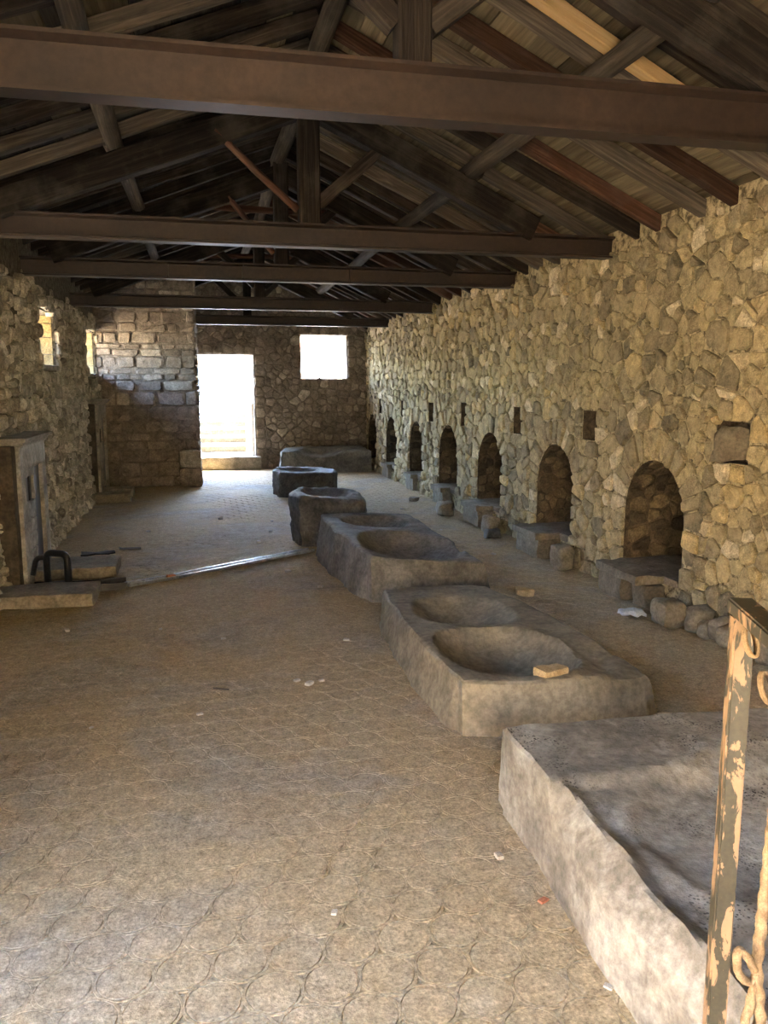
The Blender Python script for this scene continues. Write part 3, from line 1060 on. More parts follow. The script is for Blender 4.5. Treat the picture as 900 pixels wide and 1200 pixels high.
# common rafters
y = YF + 0.2
k = 0
while y < YB:
    for side in (1, -1):
        s = SR if side > 0 else SL
        lim = (XR - RX + 0.10) if side > 0 else (RX - XL + 0.10)
        yj = y + random.uniform(-0.05, 0.05)
        w, h = random.uniform(0.06, 0.09), random.uniform(0.085, 0.105)
        zc = RZ - h / 2 - 0.012
        mt = random.choice((M['wood'], M['wood'], M['wood_red'], M['wood_grey'])) if side > 0 else random.choice((M['wood'], M['wood'], M['wood'], M['wood_grey']))  # left rafters mostly the darker timber, shade put into their colour
        timber('rafter', (RX + side * 0.03, yj, zc - s * 0.03), (RX + side * lim, yj + random.uniform(-0.06, 0.06), zc - s * lim), w, h, mt, ceiling, False, 0.005, 6)
    y += 0.42
    k += 1
# purlins and ridge pole, laid in lengths that meet over the trusses
BEAMS = [3.2, 6.15, 8.2, 11.2, 14.0]
cuts = [YF + 0.05, -0.2] + BEAMS + [YB + 0.05]
for a, b in zip(cuts, cuts[1:]):
    for (x, z, sz) in ((2.06, 3.20, 0.125), (-0.50, 3.255, 0.12), (RX, 3.765, 0.13)):
        zz = roof_z(x) - 0.105 - sz / 2 if x != RX else 3.755
        dx = random.uniform(-0.03, 0.03)
        pname = 'purlin' if x != RX else 'ridge_pole'
        timber(pname, (x + dx, a - 0.06, zz), (x - dx, b + 0.10, zz + random.uniform(-0.015, 0.0)), sz, sz, M['wood_grey'], ceiling, True, 0.008)
# the fresh pale length of timber let in beside the near rafters on the right slope
def roof_pt(x, y, dz): return (x, y, roof_z(x) + dz)
timber('repair_rafter', roof_pt(1.60, 4.02, -0.05), roof_pt(2.58, 4.06, -0.05), 0.075, 0.07, M['wood_new'], ceiling, False, 0.003, 5, tone=(0.55, 0, 0, 1))

# steel beams with a timber truss on each
WORDS = ['first', 'second', 'third', 'fourth', 'fifth']
BZ = 2.60
def i_beam(name, x0, x1, y, z0, H, W, label):
    """rolled I section spanning the hall"""
    tf, tw = 0.014, 0.010
    pr_ = [(-W / 2, 0), (W / 2, 0), (W / 2, tf), (tw / 2, tf + 0.012), (tw / 2, H - tf - 0.012), (W / 2, H - tf), (W / 2, H), (-W / 2, H), (-W / 2, H - tf), (-tw / 2, H - tf - 0.012), (-tw / 2, tf + 0.012), (-W / 2, tf)]
    n = len(pr_)
    vs_ = [(x0, y + a, z0 + b) for a, b in pr_] + [(x1, y + a, z0 + b) for a, b in pr_]
    fs = [(i, (i + 1) % n, n + (i + 1) % n, n + i) for i in range(n)]
    fs = [tuple(reversed(f)) for f in fs] + [tuple(range(n)), tuple(reversed(range(n, 2 * n)))]
    o = mesh_obj(name, vs_, fs, M['steel'], None, False, origin=((x0 + x1) / 2, y, z0))
    bm = bmesh.new(); bm.from_mesh(o.data); bmesh.ops.recalc_face_normals(bm, faces=bm.faces[:]); bm.to_mesh(o.data); bm.free()
    prop(o, label, 'steel beam', 'steel beams across the hall')
    return o

for i, y in enumerate(BEAMS):
    H = (0.20, 0.165, 0.165, 0.165, 0.155)[i]
    b = i_beam('steel_beam', XL - 0.12, XR + 0.05, y, BZ, H, 0.11,
           'rust-brown steel I-beam spanning the hall, %s counted from the metal gate' % WORDS[i])
    if i == 2:
        for xs in (-0.25, 0.45, 1.5):
            v, f = box_vf(xs - 0.006, xs + 0.006, y - 0.05, y + 0.05, BZ + 0.014, BZ + H - 0.014)
            mesh_obj('stiffener_plate', v, f, M['steel'], b, False, origin=(xs, y, BZ))
    zt = BZ + H
    t = empty('roof_truss', (RX, y, zt))
    prop(t, 'dark timber king-post roof truss standing on the %s steel beam from the metal gate' % WORDS[i], 'roof truss', 'timber trusses over the steel beams')
    kw = (0.13, 0.155, 0.14, 0.14, 0.13)[i]
    timber('king_post', (RX, y, zt), (RX, y, 3.70), kw, kw * 0.9, M['wood'], t, False, 0.003, tone=(0.2, 0, 0, 1))
    for side in (1, -1):
        s = SR if side > 0 else SL
        zr = 3.69 - 0.09
        d1 = min((zr - zt - 0.03) / s, (XR - RX) if side > 0 else (RX - XL))
        timber('principal_rafter', (RX + side * 0.02, y, zr), (RX + side * d1, y, zr - s * d1), 0.12, 0.18, M['wood'], t, False, 0.005, tone=(0.1, 0, 0, 1))
        # braces from the foot of the king post
        if i in (1, 2) and side < 0:
            timber('brace', (RX - 0.08, y - 0.02, zt + 0.10), (RX - (0.66 if i == 1 else 0.5), y - 0.03, zr - s * 0.62 + 0.0), 0.05, 0.05, M['wood_red'], t, True, 0.006)
        else:
            timber('brace', (RX + side * 0.06, y, zt + 0.14), (RX + side * 0.52, y, zr - s * 0.52 - 0.06), 0.075, 0.085, M['wood'], t, False, 0.004)
    if i in (2, 3):
        zc = 3.30
        timber('collar_tie', (RX - (zr - zc) / SL - 0.05, y + 0.07, zc), (RX + (zr - zc) / SR + 0.05, y + 0.07, zc - 0.01), 0.05, 0.06, M['wood_red'], t, True, 0.012)

# ================================================================== TROUGHS
def trough(name, label, cat, quad, Hs, bowls, mat, group=None, nu=44, nv=70, squircle=0.25, flare=0.02, edge=0.012, rnd=0.035, amp=0.006, extra=None, seed=0.0):
    """carved block: top surface with hollows over an irregular plan, sides down to the floor.
    quad: near-left, near-right, far-right, far-left (x, y); Hs their heights; bowls (x, y, rx, ry, depth, power, angle)"""
    cx = sum(q[0] for q in quad) / 4; cy = sum(q[1] for q in quad) / 4
    def plan(a, b):           # a, b in -1..1
        a2 = a * math.sqrt(max(0, 1 - squircle * b * b / 2)); b2 = b * math.sqrt(max(0, 1 - squircle * a * a / 2))
        s, t = (a2 + 1) / 2, (b2 + 1) / 2
        x = (quad[0][0] * (1 - s) + quad[1][0] * s) * (1 - t) + (quad[3][0] * (1 - s) + quad[2][0] * s) * t
        y = (quad[0][1] * (1 - s) + quad[1][1] * s) * (1 - t) + (quad[3][1] * (1 - s) + quad[2][1] * s) * t
        h = (Hs[0] * (1 - s) + Hs[1] * s) * (1 - t) + (Hs[3] * (1 - s) + Hs[2] * s) * t
        return x, y, h
    Lx = abs(quad[1][0] - quad[0][0]); Ly = abs(quad[3][1] - quad[0][1])
    vs_, fs = [], []
    for j in range(nv + 1):
        for i in range(nu + 1):
            # finer rows towards the rim
            a = math.sin((i / nu - 0.5) * math.pi) * 0.35 + (2 * i / nu - 1) * 0.65
            b = math.sin((j / nv - 0.5) * math.pi) * 0.35 + (2 * j / nv - 1) * 0.65
            x, y, h = plan(a, b)
            ea, eb = (1 - abs(a)) * Lx / 2, (1 - abs(b)) * Ly / 2
            ed = min(ea, eb)
            wgt = max(0.0, 1 - ed / 0.15)
            x += wgt * edge * 2 * n3(x, y, 0.3, 3.0, seed); y += wgt * edge * 2 * n3(x, y, 0.9, 3.0, seed + 7)
            x += wgt * edge * 0.3 * n3(x, y, 0.3, 11.0, seed); y += wgt * edge * 0.3 * n3(x, y, 0.9, 11.0, seed + 7)
            z = h
            cut = 0.0
            for (bx, by, rx, ry, dp, pw, an) in bowls:
                dx, dy = x - bx, y - by
                ca, sa = math.cos(an), math.sin(an)
                px_, py_ = (dx * ca + dy * sa) / rx, (-dx * sa + dy * ca) / ry
                r = (abs(px_) ** 2.4 + abs(py_) ** 2.4) ** (1 / 2.4)
                r *= 1 + 0.08 * n3(x, y, 0, 4.0, seed + 3)
                if r < 1:
                    cut = max(cut, dp * (1 - r ** pw))
            z -= cut
            if extra: z += extra(x, y)
            z += amp * n3(x, y, 0, 5, seed) + amp * 0.6 * n3(x, y, 0, 17, seed)
            k = max(0.0, 1 - ed / rnd)
            z -= rnd * 0.7 * k * k * (1 + 0.7 * n3(x, y, 0, 9, seed + 1))
            vs_.append((x, y, z))
    W = nu + 1
    for j in range(nv):
        for i in range(nu):
            q = j * W + i
            fs.append((q, q + 1, q + 1 + W, q + W))
    ring = [i for i in range(nu)] + [j * W + nu for j in range(nv)] + [nv * W + nu - i for i in range(nu)] + [(nv - j) * W for j in range(nv)]
    prev = ring
    lev = 9
    for l in range(1, lev + 1):
        f = 1 - l / lev
        cur = []
        for k, idx in enumerate(ring):
            x, y, z = vs_[idx]
            dx, dy = x - cx, (y - cy) * Lx / max(Ly, 0.1)
            dl = math.hypot(dx, dy) or 1
            # push outwards mostly along the nearer side's normal
            if abs(dx) > abs(dy): ox, oy = math.copysign(1, dx), 0.25 * math.copysign(1, dy) * (abs(dy) / max(abs(dx), 1e-3)) ** 3
            else: ox, oy = 0.25 * math.copysign(1, dx) * (abs(dx) / max(abs(dy), 1e-3)) ** 3, math.copysign(1, dy)
            off = flare * (1 - f) + edge * 0.5 * n3(x, y, z * f * 2.5, 3.5, seed + 11) * (1 if l < lev else 0.5) + edge * 0.55 * n3(x, y, z * f * 1.6, 13, seed + 13) + edge * 0.3 * n3(x, y, z * f, 34, seed + 13)
            zz = max(z * f, 0) if l < lev else -0.012
            vs_.append((x + ox * off, y + oy * off, zz)); cur.append(len(vs_) - 1)
        n = len(ring)
        for k in range(n):
            fs.append((prev[k], cur[k], cur[(k + 1) % n], prev[(k + 1) % n]))
        prev = cur
    o = mesh_obj(name, vs_, fs, mat, None, True, origin=(cx, cy, 0))
    o.data.set_sharp_from_angle(angle=math.radians(32))
    prop(o, label, cat, group)
    return o

def near_step(x, y):
    # the long left rim breaks down towards the outside, and the hollow's side rises in a ledge
    z = 0.0
    if y < 2.34:
        g = min(1.0, (2.34 - y) / 0.05)
        wob = 0.02 * n3(x, y, 0, 5.0, 1.0)
        k = max(0.0, min(1.0, (1.115 + wob - x) / 0.06)); z -= 0.10 * k * g
        k2 = max(0.0, min(1.0, (x - 1.115 - wob) / 0.05)); z -= 0.028 * k2 * g * max(0.0, min(1.0, (2.15 - x) / 0.1))
        z += 0.008 * n3(x, y, 0, 6.0, 4.0) * g
    return z

trough('stone_trough', 'broad pale grey stone trough with black specks in its shallow hollow, beside the metal gate', 'trough',
       [(1.02, 0.75), (2.25, 0.75), (2.22, 2.74), (1.09, 2.78)], (0.30, 0.30, 0.305, 0.315),
       [(1.76, 2.02, 0.56, 0.40, 0.06, 5.0, 0.35), (1.72, 1.10, 0.58, 0.40, 0.10, 3.5, 0.0)], M['trough'], 'double-hollow troughs in a row', 64, 110, squircle=0.04, flare=0.02, edge=0.010, rnd=0.016, extra=near_step, seed=2.0)
def mid_side(x, y):
    # rough dressed ledge on the wall side of the near hollow
    if x > 1.72 and y < 4.0:
        return (-0.03 * min(1, (x - 1.72) / 0.2) + 0.022 * n3(x, y, 0, 8.0, 4.0) + 0.01 * n3(x, y, 0, 21.0, 4.0)) * min(1.0, (4.0 - y) / 0.25)
    return 0.0
trough('stone_trough', 'tan-stained stone trough with a deep rounded hollow, carrying a loose yellow stone on its rim', 'trough',
       [(1.10, 3.36), (2.14, 3.36), (1.98, 5.34), (1.15, 5.38)], (0.255, 0.225, 0.20, 0.215),
       [(1.53, 3.86, 0.36, 0.42, 0.18, 3.2, 0.0), (1.55, 4.68, 0.32, 0.36, 0.13, 1.5, 0.0)], M['tan_trough'], 'double-hollow troughs in a row', 54, 90, squircle=0.30, flare=0.05, edge=0.014, rnd=0.022, extra=mid_side, seed=5.0)
trough('stone_trough', 'dark grey stone trough with two wide hollows, beside the end of the metal floor channel', 'trough',
       [(1.17, 5.72), (2.12, 5.72), (2.0, 7.72), (1.05, 7.60)], (0.35, 0.25, 0.36, 0.405),
       [(1.64, 6.30, 0.43, 0.52, 0.17, 2.6, 0.0), (1.56, 7.24, 0.32, 0.26, 0.13, 2.6, 0.0)], M['basalt'], 'double-hollow troughs in a row', 54, 90, squircle=0.25, flare=0.05, edge=0.024, rnd=0.025, seed=9.0)
trough('stone_basin', 'tall dark stone basin with a round hollow, at the end of the metal floor channel', 'basin',
       [(0.90, 7.92), (1.62, 7.86), (1.66, 8.86), (0.92, 8.90)], (0.52, 0.47, 0.48, 0.50),
       [(1.28, 8.40, 0.27, 0.36, 0.13, 2.2, 0.0)], M['basalt_dark'], 'single stone basins', 34, 40, 0.5, -0.02, 0.035, 0.05, 0.012, seed=14.0)
trough('stone_basin', 'low dark stone basin with an oval hollow, standing before the far doorway', 'basin',
       [(1.02, 11.62), (1.97, 11.70), (1.98, 12.72), (1.10, 12.78)], (0.37, 0.33, 0.33, 0.36),
       [(1.42, 12.22, 0.33, 0.36, 0.12, 2.2, 0.0)], M['basalt_dark'], 'single stone basins', 34, 40, 0.5, 0.0, 0.04, 0.05, 0.014, seed=19.0)
trough('stone_platform', 'long low rough stone bench against the back wall under the bright window', 'stone bench',
       [(1.46, 15.05), (3.13, 14.85), (3.11, 15.79), (1.5, 15.79)], (0.40, 0.42, 0.44, 0.43),
       [(2.2, 15.1, 0.45, 0.30, 0.12, 2.0, 0.2)], M['basalt'], None, 40, 30, 0.2, 0.03, 0.04, 0.05, 0.015, seed=25.0)
yb = rough_block('loose_stone', (0.145, 0.085, 0.065), (1.60, 3.455, 0.205), M['yellow_block'], None, 0.35, 0.006, 4, 0.12)
prop(yb, 'loose yellow stone block lying on the rim of the tan trough', 'stone')

# ================================================================== NICHE STEPS
for i, (c, hf) in enumerate(ARCH):
    if i == 6: continue
    dp = (0.26, 0.28, 0.24, 0.16, 0.13, 0.13)[i]
    wide = (0.60, 0.56, 0.56, 0.50, 0.46, 0.46)[i]
    st = empty('niche_step', (XR - dp / 2, c + 0.03, 0))
    prop(st, 'worn stone step under the %s niche arch along the rubble wall from the gate' % (WORDS + ['sixth'])[i], 'step', 'steps under the niches')
    rough_block('slab', (dp - 0.02, wide, 0.065), (XR - dp / 2 - 0.01, c + 0.06, 0.185), M['step'], st, 0, 0.008, 6, 0.12)
    rough_block('niche_sill', (0.66, 0.80, 0.06), (XR + 0.30, c, 0.185), M['step'], wall_right, 0, 0.008, 6, 0.12)
    rough_block('riser_block', (dp - 0.03, 0.34 if i == 0 else wide - 0.03, 0.192), (XR - dp / 2 + 0.015, c + (0.19 if i == 0 else 0.06), 0.0), M['step'], st, 0, 0.010, 4, 0.1)
    if i == 0:
        rough_block('riser_block', (dp - 0.10, 0.18, 0.165), (XR - dp / 2 + 0.04, c - 0.14, 0.0), M['step'], st, 0, 0.010, 4, 0.1)

loose = [((0.19, 0.20, 0.17), (3.02, 4.72, 0.0), 'slab', 'rounded grey boulder leaning on the rubble wall beside the first niche step'),
         ((0.17, 0.18, 0.19), (3.06, 6.45, 0.0), 'slab', 'squared grey block standing beside the second niche step'),
         ((0.15, 0.17, 0.18), (3.06, 8.28, 0.0), 'slab', 'squared pale block standing beside the third niche step'),
         ((0.19, 0.24, 0.16), (2.94, 9.55, 0.0), 'slab', 'squared dark block lying before the wall beside the fourth niche step'),
         ((0.13, 0.12, 0.07), (2.90, 10.9, 0.0), 'slab', 'small flat stone lying before the wall beyond the fourth niche'),
         ((0.16, 0.15, 0.10), (2.98, 7.98, 0.0), 'basalt_dark', 'black rounded stone at the foot of the wall before the third niche'),
         ((0.14, 0.10, 0.05), (2.40, 5.70, 0.0), 'yellow_block', 'flat tan stone lying on the paving behind the tan trough')]
for sz, lc, mt, lb in loose:
    o = rough_block('loose_stone', sz, lc, M[mt], None, random.uniform(-0.3, 0.3), 0.016, 4, 0.22)
    prop(o, lb, 'stone')
# boulders along the foot of the near wall
for k in range(9):
    yy = 3.72 + k * 0.105
    if 4.62 < yy: break
    o = rough_block('wall_foot_boulder', (random.uniform(0.13, 0.18), random.uniform(0.10, 0.14), random.uniform(0.10, 0.19)), (3.19 - random.uniform(0.0, 0.05), yy, 0.0), M['slab'], None, random.uniform(-0.4, 0.4), 0.016, 4, 0.3)
    prop(o, 'rounded boulder in the row along the foot of the rubble wall near the gate', 'stone', 'boulders at the wall foot')
# rock plugging the first beam hole
rk = rough_block('hole_rock', (0.15, 0.24, 0.22), (3.29, 4.50, 1.125), M['step'], None, 0.5, 0.04, 4, 0.1, taper=0.3)
prop(rk, 'angular dark rock wedged in the wall hole nearest the metal gate', 'stone')

# ================================================================== LEFT STONE FRAMES AND CHANNELS
def stone_frame(name, label, y0, y1, xf, zt):
    """surround with two jambs, lintel and moulded cornice, its opening walled up but for a small barred hole"""
    t = empty(name, (xf, (y0 + y1) / 2, 0)); prop(t, label, 'stone doorway', 'stone surrounds on the left wall')
    xb = XL - 0.02
    jw = 0.17
    rough_block('jamb', (xf - xb, jw, zt - 0.26), ((xf + xb) / 2, y0 + jw / 2, 0.0), M['marble'], t, 0, 0.002, 5, 0.05)
    rough_block('jamb', (xf - xb, jw, zt - 0.26), ((xf + xb) / 2, y1 - jw / 2, 0.0), M['marble'], t, 0, 0.002, 5, 0.05)
    rough_block('lintel', (xf - xb, y1 - y0, 0.20), ((xf + xb) / 2, (y0 + y1) / 2, zt - 0.265), M['marble'], t, 0, 0.002, 6, 0.05)
    rough_block('shade_block', (xf - xb - 0.03, 0.13, zt - 0.05), ((xf + xb) / 2 - 0.015, y0 - 0.065, 0.0), M['shade_brown'], t, 0, 0.004, 6, 0.06)  # dark brown block, puts shade into the colour of the jamb's near side
    # cornice: stepped moulding
    prof = [(0.0, 0.0), (0.012, 0.0), (0.012, 0.012), (0.03, 0.022), (0.03, 0.036), (0.055, 0.05), (0.062, 0.075), (0.0, 0.08)]
    n = len(prof)
    vs_ = []
    for yy, e in ((y0, -1), (y1, 1)):
        for a, b in prof:
            vs_.append((xf + a, yy + e * a, zt - 0.075 + b))
    vb = [(xb, y, z) for (_x, y, z) in vs_]
    V = vs_ + vb
    fs = [(i, i + 1, n + i + 1, n + i) for i in range(n - 1)]
    fs += [(i, 2 * n + i, 2 * n + i + 1, i + 1) for i in range(n - 1)]
    fs += [(n + i, n + i + 1, 3 * n + i + 1, 3 * n + i) for i in range(n - 1)]
    fs += [(n - 1, 2 * n + n - 1, 3 * n + n - 1, n + n - 1)]
    o = mesh_obj('cornice', V, fs, M['marble'], t, False, origin=(xf, (y0 + y1) / 2, zt))
    bm = bmesh.new(); bm.from_mesh(o.data); bmesh.ops.recalc_face_normals(bm, faces=bm.faces[:]); bm.to_mesh(o.data); bm.free()
    # infill: rows of blocks with a hole, leaving a dark slit at the far jamb
    ya, yb_ = y0 + jw, y1 - jw
    gap = (yb_ - ya) * 0.42
    xi = xf - 0.012
    v, f = box_vf(xb - 0.05, xf - 0.036, ya - 0.02, yb_ + 0.02, 0, zt - 0.25)
    mesh_obj('shade_panel', v, f, M['black_metal'], t, False, origin=(xb, ya, 0.3))  # black sheet standing in for the shade deep in the slit and hole
    z = 0.0
    hole = (zt * 0.56, zt * 0.56 + 0.20)
    rows = [0.0, 0.14, 0.27, 0.40, 0.52, hole[0], hole[1], zt - 0.262]
    rows = sorted(set(r for r in rows if r <= zt - 0.26))
    ym = yb_ - gap
    for a, b in zip(rows, rows[1:]):
        if b - a < 0.03: continue
        if abs(a - hole[0]) < 1e-6:
            segs = [(ya, ya + 0.05), (ym - 0.06, ym)]
        else:
            mid = ya + (ym - ya) * random.uniform(0.35, 0.65)
            segs = [(ya, mid), (mid, ym)]
        for s0, s1 in segs:
            rough_block('infill_block', (0.12, s1 - s0 - 0.006, b - a - 0.004), (xi - 0.06, (s0 + s1) / 2, a), M['marble'], t, 0, 0.006, 3, 0.1)
    tube('bar', [(xi - 0.012, (ya + ym) / 2, hole[0]), (xi - 0.012, (ya + ym) / 2, hole[1])], 0.009, M['black_metal'], t)
    return t
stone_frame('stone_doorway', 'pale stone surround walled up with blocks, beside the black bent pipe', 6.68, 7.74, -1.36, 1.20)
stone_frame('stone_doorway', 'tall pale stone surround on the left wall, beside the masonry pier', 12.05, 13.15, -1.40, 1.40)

slabs = [((0.72, 0.42, 0.10), (-1.16, 6.30, 0.0), 'thick floor slab on the gate side of the black bent pipe'),
         ((0.66, 0.50, 0.10), (-1.06, 7.22, 0.0), 'thick floor slab in front of the walled-up stone surround, past the black pipe'),
         ((0.52, 0.30, 0.13), (-1.24, 11.72, 0.0), 'low slab in front of the tall stone surround by the pier, gate side of its gutter'),
         ((0.52, 0.34, 0.13), (-1.24, 12.30, 0.0), 'low slab in front of the tall stone surround by the pier, far side of its gutter')]
for sz, lc, lb in slabs:
    o = rough_block('floor_slab', sz, lc, M['slab'], None, random.uniform(-0.03, 0.03), 0.008, 6, 0.14)
    prop(o, lb, 'stone slab')

def flat_channel(name, label, pts, w, mat, lip=0.02, z=0.006):
    """shallow metal gutter along a path: a floor strip and two upturned lips"""
    t = empty(name, (*pts[0][:2], 0)); prop(t, label, 'metal channel')
    n = len(pts)
    L, Rr = [], []
    for i, p in enumerate(pts):
        a = Vector(pts[max(0, i - 1)][:2]); b = Vector(pts[min(n - 1, i + 1)][:2])
        d = (b - a).normalized(); q = Vector((-d.y, d.x))
        L.append(Vector(p[:2]) + q * w / 2); Rr.append(Vector(p[:2]) - q * w / 2)
    def strip(nm, A, B, za, zb):
        vs_ = [(p.x, p.y, za) for p in A] + [(p.x, p.y, za) for p in B] + [(p.x, p.y, zb) for p in A] + [(p.x, p.y, zb) for p in B]
        fs = []
        for i in range(n - 1):
            fs += [(i, i + 1, n + i + 1, n + i), (2 * n + i, 3 * n + i, 3 * n + i + 1, 2 * n + i + 1), (i, 2 * n + i, 2 * n + i + 1, i + 1), (n + i, n + i + 1, 3 * n + i + 1, 3 * n + i)]
        fs += [(0, n, 3 * n, 2 * n), (n - 1, 3 * n - 1, 4 * n - 1, 2 * n - 1)]
        o = mesh_obj(nm, vs_, fs, mat, t, False, origin=(*pts[n // 2][:2], za))
        bm = bmesh.new(); bm.from_mesh(o.data); bmesh.ops.recalc_face_normals(bm, faces=bm.faces[:]); bm.to_mesh(o.data); bm.free()
    strip('gutter_floor', L, Rr, 0.001, z)
    off = [(a - b).normalized() * 0.012 for a, b in zip(L, Rr)]
    strip('lip', L, [a - o for a, o in zip(L, off)], z, z + lip)
    strip('lip', Rr, [a + o for a, o in zip(Rr, off)], z, z + lip)
    return t
flat_channel('floor_channel', 'dull metal floor channel crossing the hall from the stone surround to the tall basin', [(-0.62, 6.68), (-0.3, 6.86), (0.2, 7.20), (0.6, 7.48), (1.02, 7.76)], 0.10, M['strip_metal'])
flat_channel('floor_channel', 'black metal gutter between two thick floor slabs at the walled-up surround', [(-1.34, 6.66), (-1.0, 6.62), (-0.62, 6.67)], 0.20, M['black_metal'], 0.05)
# bent black pipe frame standing in the gutter
pipe = empty('bent_pipe', (-1.12, 6.62, 0)); prop(pipe, 'black bent metal pipe standing in the gutter before the stone surround', 'pipe')
def bent(pts, r):
    out = []
    for i, p in enumerate(pts):
        p = Vector(p)
        if 0 < i < len(pts) - 1:
            a, b = Vector(pts[i - 1]), Vector(pts[i + 1])
            ka, kb = (a - p).normalized() * min(r, (a - p).length / 2), (b - p).normalized() * min(r, (b - p).length / 2)
            for k in range(6):
                t = k / 5
                out.append((p + ka) * (1 - t) ** 2 + p * 2 * t * (1 - t) + (p + kb) * t * t)
        else:
            out.append(p)
    return out
tube('hoop', bent([(-1.22, 6.70, 0.02), (-1.22, 6.70, 0.30), (-1.05, 6.60, 0.30), (-1.05, 6.60, 0.02)], 0.06), 0.028, M['black_metal'], pipe, 10)
tube('inlet_arm', bent([(-1.20, 6.69, 0.26), (-1.30, 6.72, 0.26), (-1.33, 6.72, 0.12)], 0.05), 0.022, M['black_metal'], pipe, 10)
rough_block('foot_box', (0.22, 0.13, 0.07), (-1.16, 6.62, 0.006), M['black_metal'], pipe, 0.1, 0.004, 3, 0.1)
# flat scraps on the floor
for (x, y, w, d, lb) in ((-1.0, 8.05, 0.30, 0.12, 'torn black scrap lying on the floor behind the slab by the surround'), (-0.72, 8.20, 0.22, 0.05, 'thin dark stick lying on the floor behind the slab by the surround')):
    o = rough_block('floor_scrap', (w, d, 0.015), (x, y, 0.0), M['black_metal'], None, 0.1, 0.012, 4, 0.2); prop(o, lb, 'scrap')

# ================================================================== SMALL LITTER
bk = rough_block('brick_bit', (0.07, 0.05, 0.03), (-0.28, 6.87, 0.006), M['terracotta'], None, 0.3, 0.006, 3, 0.15)
prop(bk, 'small red brick bit resting in the metal floor channel', 'brick bit')
sh = rough_block('terracotta_shard', (0.034, 0.022, 0.010), (1.00, 2.16, 0.0), M['terracotta'], None, 0.5, 0.003, 3, 0.2)
prop(sh, 'orange terracotta shard on the floor beside the broad pale trough', 'shard')
pp = rough_block('crumpled_paper', (0.10, 0.18, 0.03), (2.93, 5.02, 0.0), M['paper'], None, 0.2, 0.022, 5, 0.2)
prop(pp, 'crumpled white litter at the foot of the first niche step', 'litter')
tw = timber('twig', (0.02, 4.22, 0.008), (0.10, 4.17, 0.012), 0.008, 0.008, M['wood_grey'], None, True, 0.003, 4)
prop(tw, 'small pale twig lying on the dusty floor', 'twig')
chips = [(0.95, 2.42), (1.02, 1.78), (0.47, 4.25), (0.53, 4.18), (0.60, 4.22), (-0.05, 3.9), (0.35, 2.25), (-0.55, 3.85), (0.1, 5.1), (0.9, 6.3), (0.7, 6.9), (0.55, 8.3),
         (0.72, 8.9), (0.8, 9.6), (-0.3, 5.4), (-0.9, 5.5), (-0.6, 9.2), (0.2, 9.9), (2.6, 8.6), (2.7, 7.2), (2.55, 10.2), (0.86, 4.9)]
for (x, y) in chips:
    s = random.uniform(0.012, 0.028) * (1 + y * 0.06)
    o = rough_block('stone_chip', (s * 1.4, s, s * 0.6), (x, y, 0.0), M['chip'], None, random.uniform(0, 3), s * 0.12, 2, 0.3)
    prop(o, 'small pale stone chip lying loose on the dusty floor', 'stone chip', 'stone chips on the floor')

# ================================================================== GATES
# near gate leaf, swung open beside the camera
g0 = pix(871, 712, 1.28)
GZ = g0.z
gd = Vector((-math.sin(math.radians(20)), -math.cos(math.radians(20)), 0))
gs = Vector((gd.y, -gd.x, 0))
gate = empty('iron_gate', (g0.x, g0.y, 0)); prop(gate, 'open iron gate leaf with peeling peach paint standing beside the broad trough', 'gate')
def bar_between(name, a, b, w, h, mat, parent):
    a, b = Vector(a), Vector(b); d = (b - a).normalized()
    s = d.cross(Vector((0, 0, 1)));
    if s.length < 1e-3: s = gs.copy()
    s.normalize(); t = s.cross(d)
    vs_ = [p + s * x * w / 2 + t * y * h / 2 for p in (a, b) for x, y in ((-1, -1), (1, -1), (1, 1), (-1, 1))]
    fs = [(3, 2, 1, 0), (4, 5, 6, 7), (0, 1, 5, 4), (1, 2, 6, 5), (2, 3, 7, 6), (3, 0, 4, 7)]
    o = mesh_obj(name, vs_, fs, mat, parent, False, origin=tuple((a + b) / 2))
    bm = bmesh.new(); bm.from_mesh(o.data)
    bmesh.ops.recalc_face_normals(bm, faces=bm.faces[:])
    bmesh.ops.bevel(bm, geom=bm.edges[:], offset=0.003, segments=2, affect='EDGES')
    bm.to_mesh(o.data); bm.free()
    return o
P0 = Vector((g0.x, g0.y, 0))
E1 = P0 + gd * 0.95
bar_between('post', P0 + Vector((0, 0, 0.03)), P0 + Vector((0, 0, GZ - 0.012)), 0.032, 0.030, M['peeling'], gate)
bar_between('post', E1 + Vector((0, 0, 0.03)), E1 + Vector((0, 0, GZ - 0.012)), 0.032, 0.030, M['peeling'], gate)
bar_between('top_rail', P0 - gd * 0.018 + Vector((0, 0, GZ)), E1 + gd * 0.016 + Vector((0, 0, GZ)), 0.040, 0.024, M['peeling_dark'], gate)
bar_between('bottom_rail', P0 + Vector((0, 0, 0.10)), E1 + Vector((0, 0, 0.10)), 0.030, 0.030, M['peeling'], gate)
for k in range(1, 7):
    q = P0 + gd * (0.95 * k / 7) 
    if k < 5: continue
    bar_between('upright', q + Vector((0, 0, 0.10)), q + Vector((0, 0, GZ)), 0.014, 0.014, M['peeling'], gate)

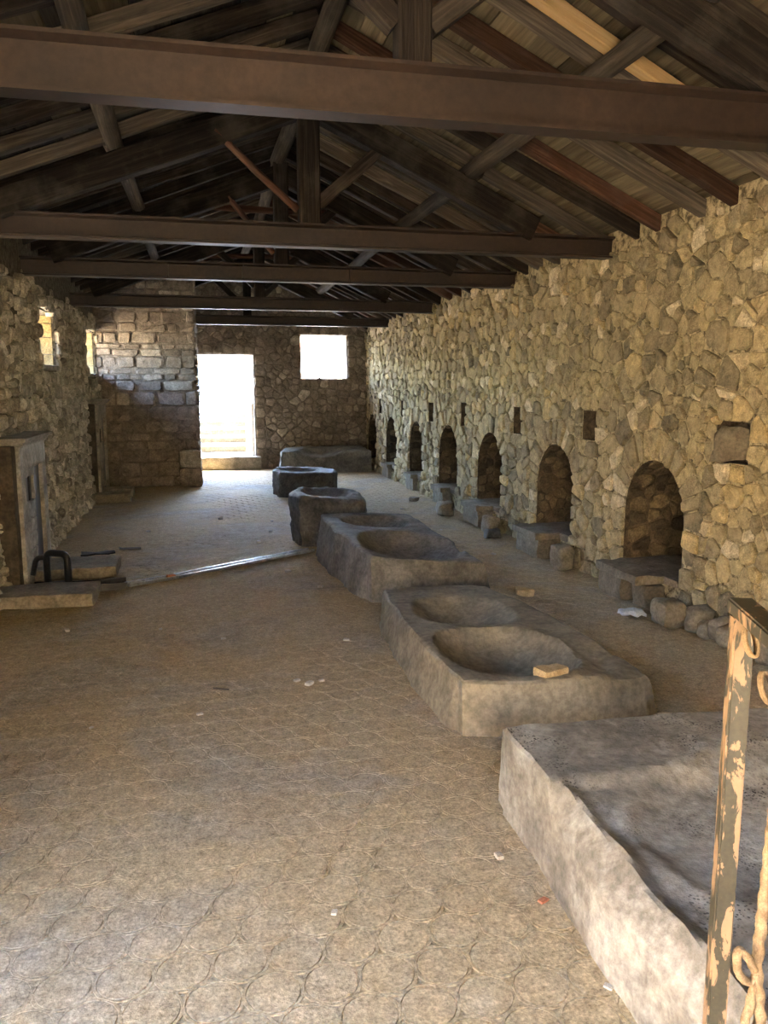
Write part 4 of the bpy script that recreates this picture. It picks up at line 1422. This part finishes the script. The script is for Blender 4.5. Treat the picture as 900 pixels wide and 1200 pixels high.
def twisted(pts, r, strands=3, pitch=0.03):
    cum = [0.0]
    for a, b in zip(pts, pts[1:]): cum.append(cum[-1] + (Vector(b) - Vector(a)).length)
    return lambda i, an: r * (1 + 0.22 * math.cos(strands * an + cum[i] / pitch * 2 * math.pi))
def spline(pts, n=12):
    pts = [Vector(p) for p in pts]; out = []
    for i in range(len(pts) - 1):
        p0, p1, p2, p3 = pts[max(i - 1, 0)], pts[i], pts[i + 1], pts[min(i + 2, len(pts) - 1)]
        for k in range(n):
            t = k / n
            out.append(0.5 * ((2 * p1) + (p2 - p0) * t + (2 * p0 - 5 * p1 + 4 * p2 - p3) * t * t + (-p0 + 3 * p1 - 3 * p2 + p3) * t ** 3))
    out.append(pts[-1]); return out
W_ = 1.13
rp = empty('rope', tuple(pix(886, 1130, W_))); prop(rp, 'frayed beige rope knotted and hanging from the iron gate', 'rope')
rail_pt = P0 + gd * 0.13
for nm, pl, r in (('cord', [pix(938, 735, 1.06), pix(921, 830, 1.10), pix(906, 960, W_), pix(896, 1050, W_), pix(888, 1120, W_), pix(886, 1140, W_)], 0.0075),
                  ('loop', [pix(886, 1140, W_), pix(876, 1122, W_ - .01), pix(868, 1114, W_ - .01), pix(863, 1124, W_ - .01), pix(868, 1144, W_), pix(880, 1152, W_), pix(888, 1142, W_)], 0.0055),
                  ('tail', [pix(887, 1140, W_), pix(882, 1165, W_), pix(874, 1195, W_), pix(868, 1235, W_)], 0.006),
                  ('tail', [pix(887, 1140, W_), pix(889, 1165, W_), pix(890, 1200, W_), pix(886, 1245, W_)], 0.0075)):
    sp = spline(pl, 14)
    tube(nm, sp, r, M['rope'], rp, 12, False, twisted(sp, r))
# cord wound round the top rail, hanging as small coils
for (u, v, w, lb) in ((878, 752, 1.235, 'coil of thin cord tied under the gate top rail beside its post'), (897, 806, 1.20, 'lower loop of thin cord hanging on the gate past its post')):
    ck = empty('cord_coil', tuple(pix(u, v, w))); prop(ck, lb, 'cord')
    for k in range(3):
        c = pix(u + k * 1.6, v, w - 0.004 * k)
        pts = []
        for a in range(20):
            t = 2 * math.pi * a / 20
            pts.append(c + CR * (math.cos(t) * 0.0085) + CU * (math.sin(t) * 0.021) + CF * (math.sin(t) * 0.01))
        tube('cord_turn', pts, 0.0027, M['rope'], ck, 7, True)

# white metal gate standing open at the far doorway
fg = empty('doorway_gate', (1.0, YB + 0.05, 0.24)); prop(fg, 'thin metal gate leaf folded open against the far doorway jamb', 'gate')
ya, yb2 = YB + 0.02, YB + 0.95
for (a, b) in (((1.0, ya, 0.26), (1.0, ya, 1.27)), ((0.93, yb2, 0.26), (0.93, yb2, 1.27)), ((1.0, ya, 1.25), (0.93, yb2, 1.25)), ((1.0, ya, 0.30), (0.93, yb2, 0.30))):
    bar_between('frame_bar', a, b, 0.035, 0.03, M['white_metal'], fg)
for k in range(1, 6):
    t = k / 6
    bar_between('upright', (1.0 - 0.07 * t, ya + (yb2 - ya) * t, 0.30), (1.0 - 0.07 * t, ya + (yb2 - ya) * t, 1.25), 0.016, 0.016, M['white_metal'], fg)
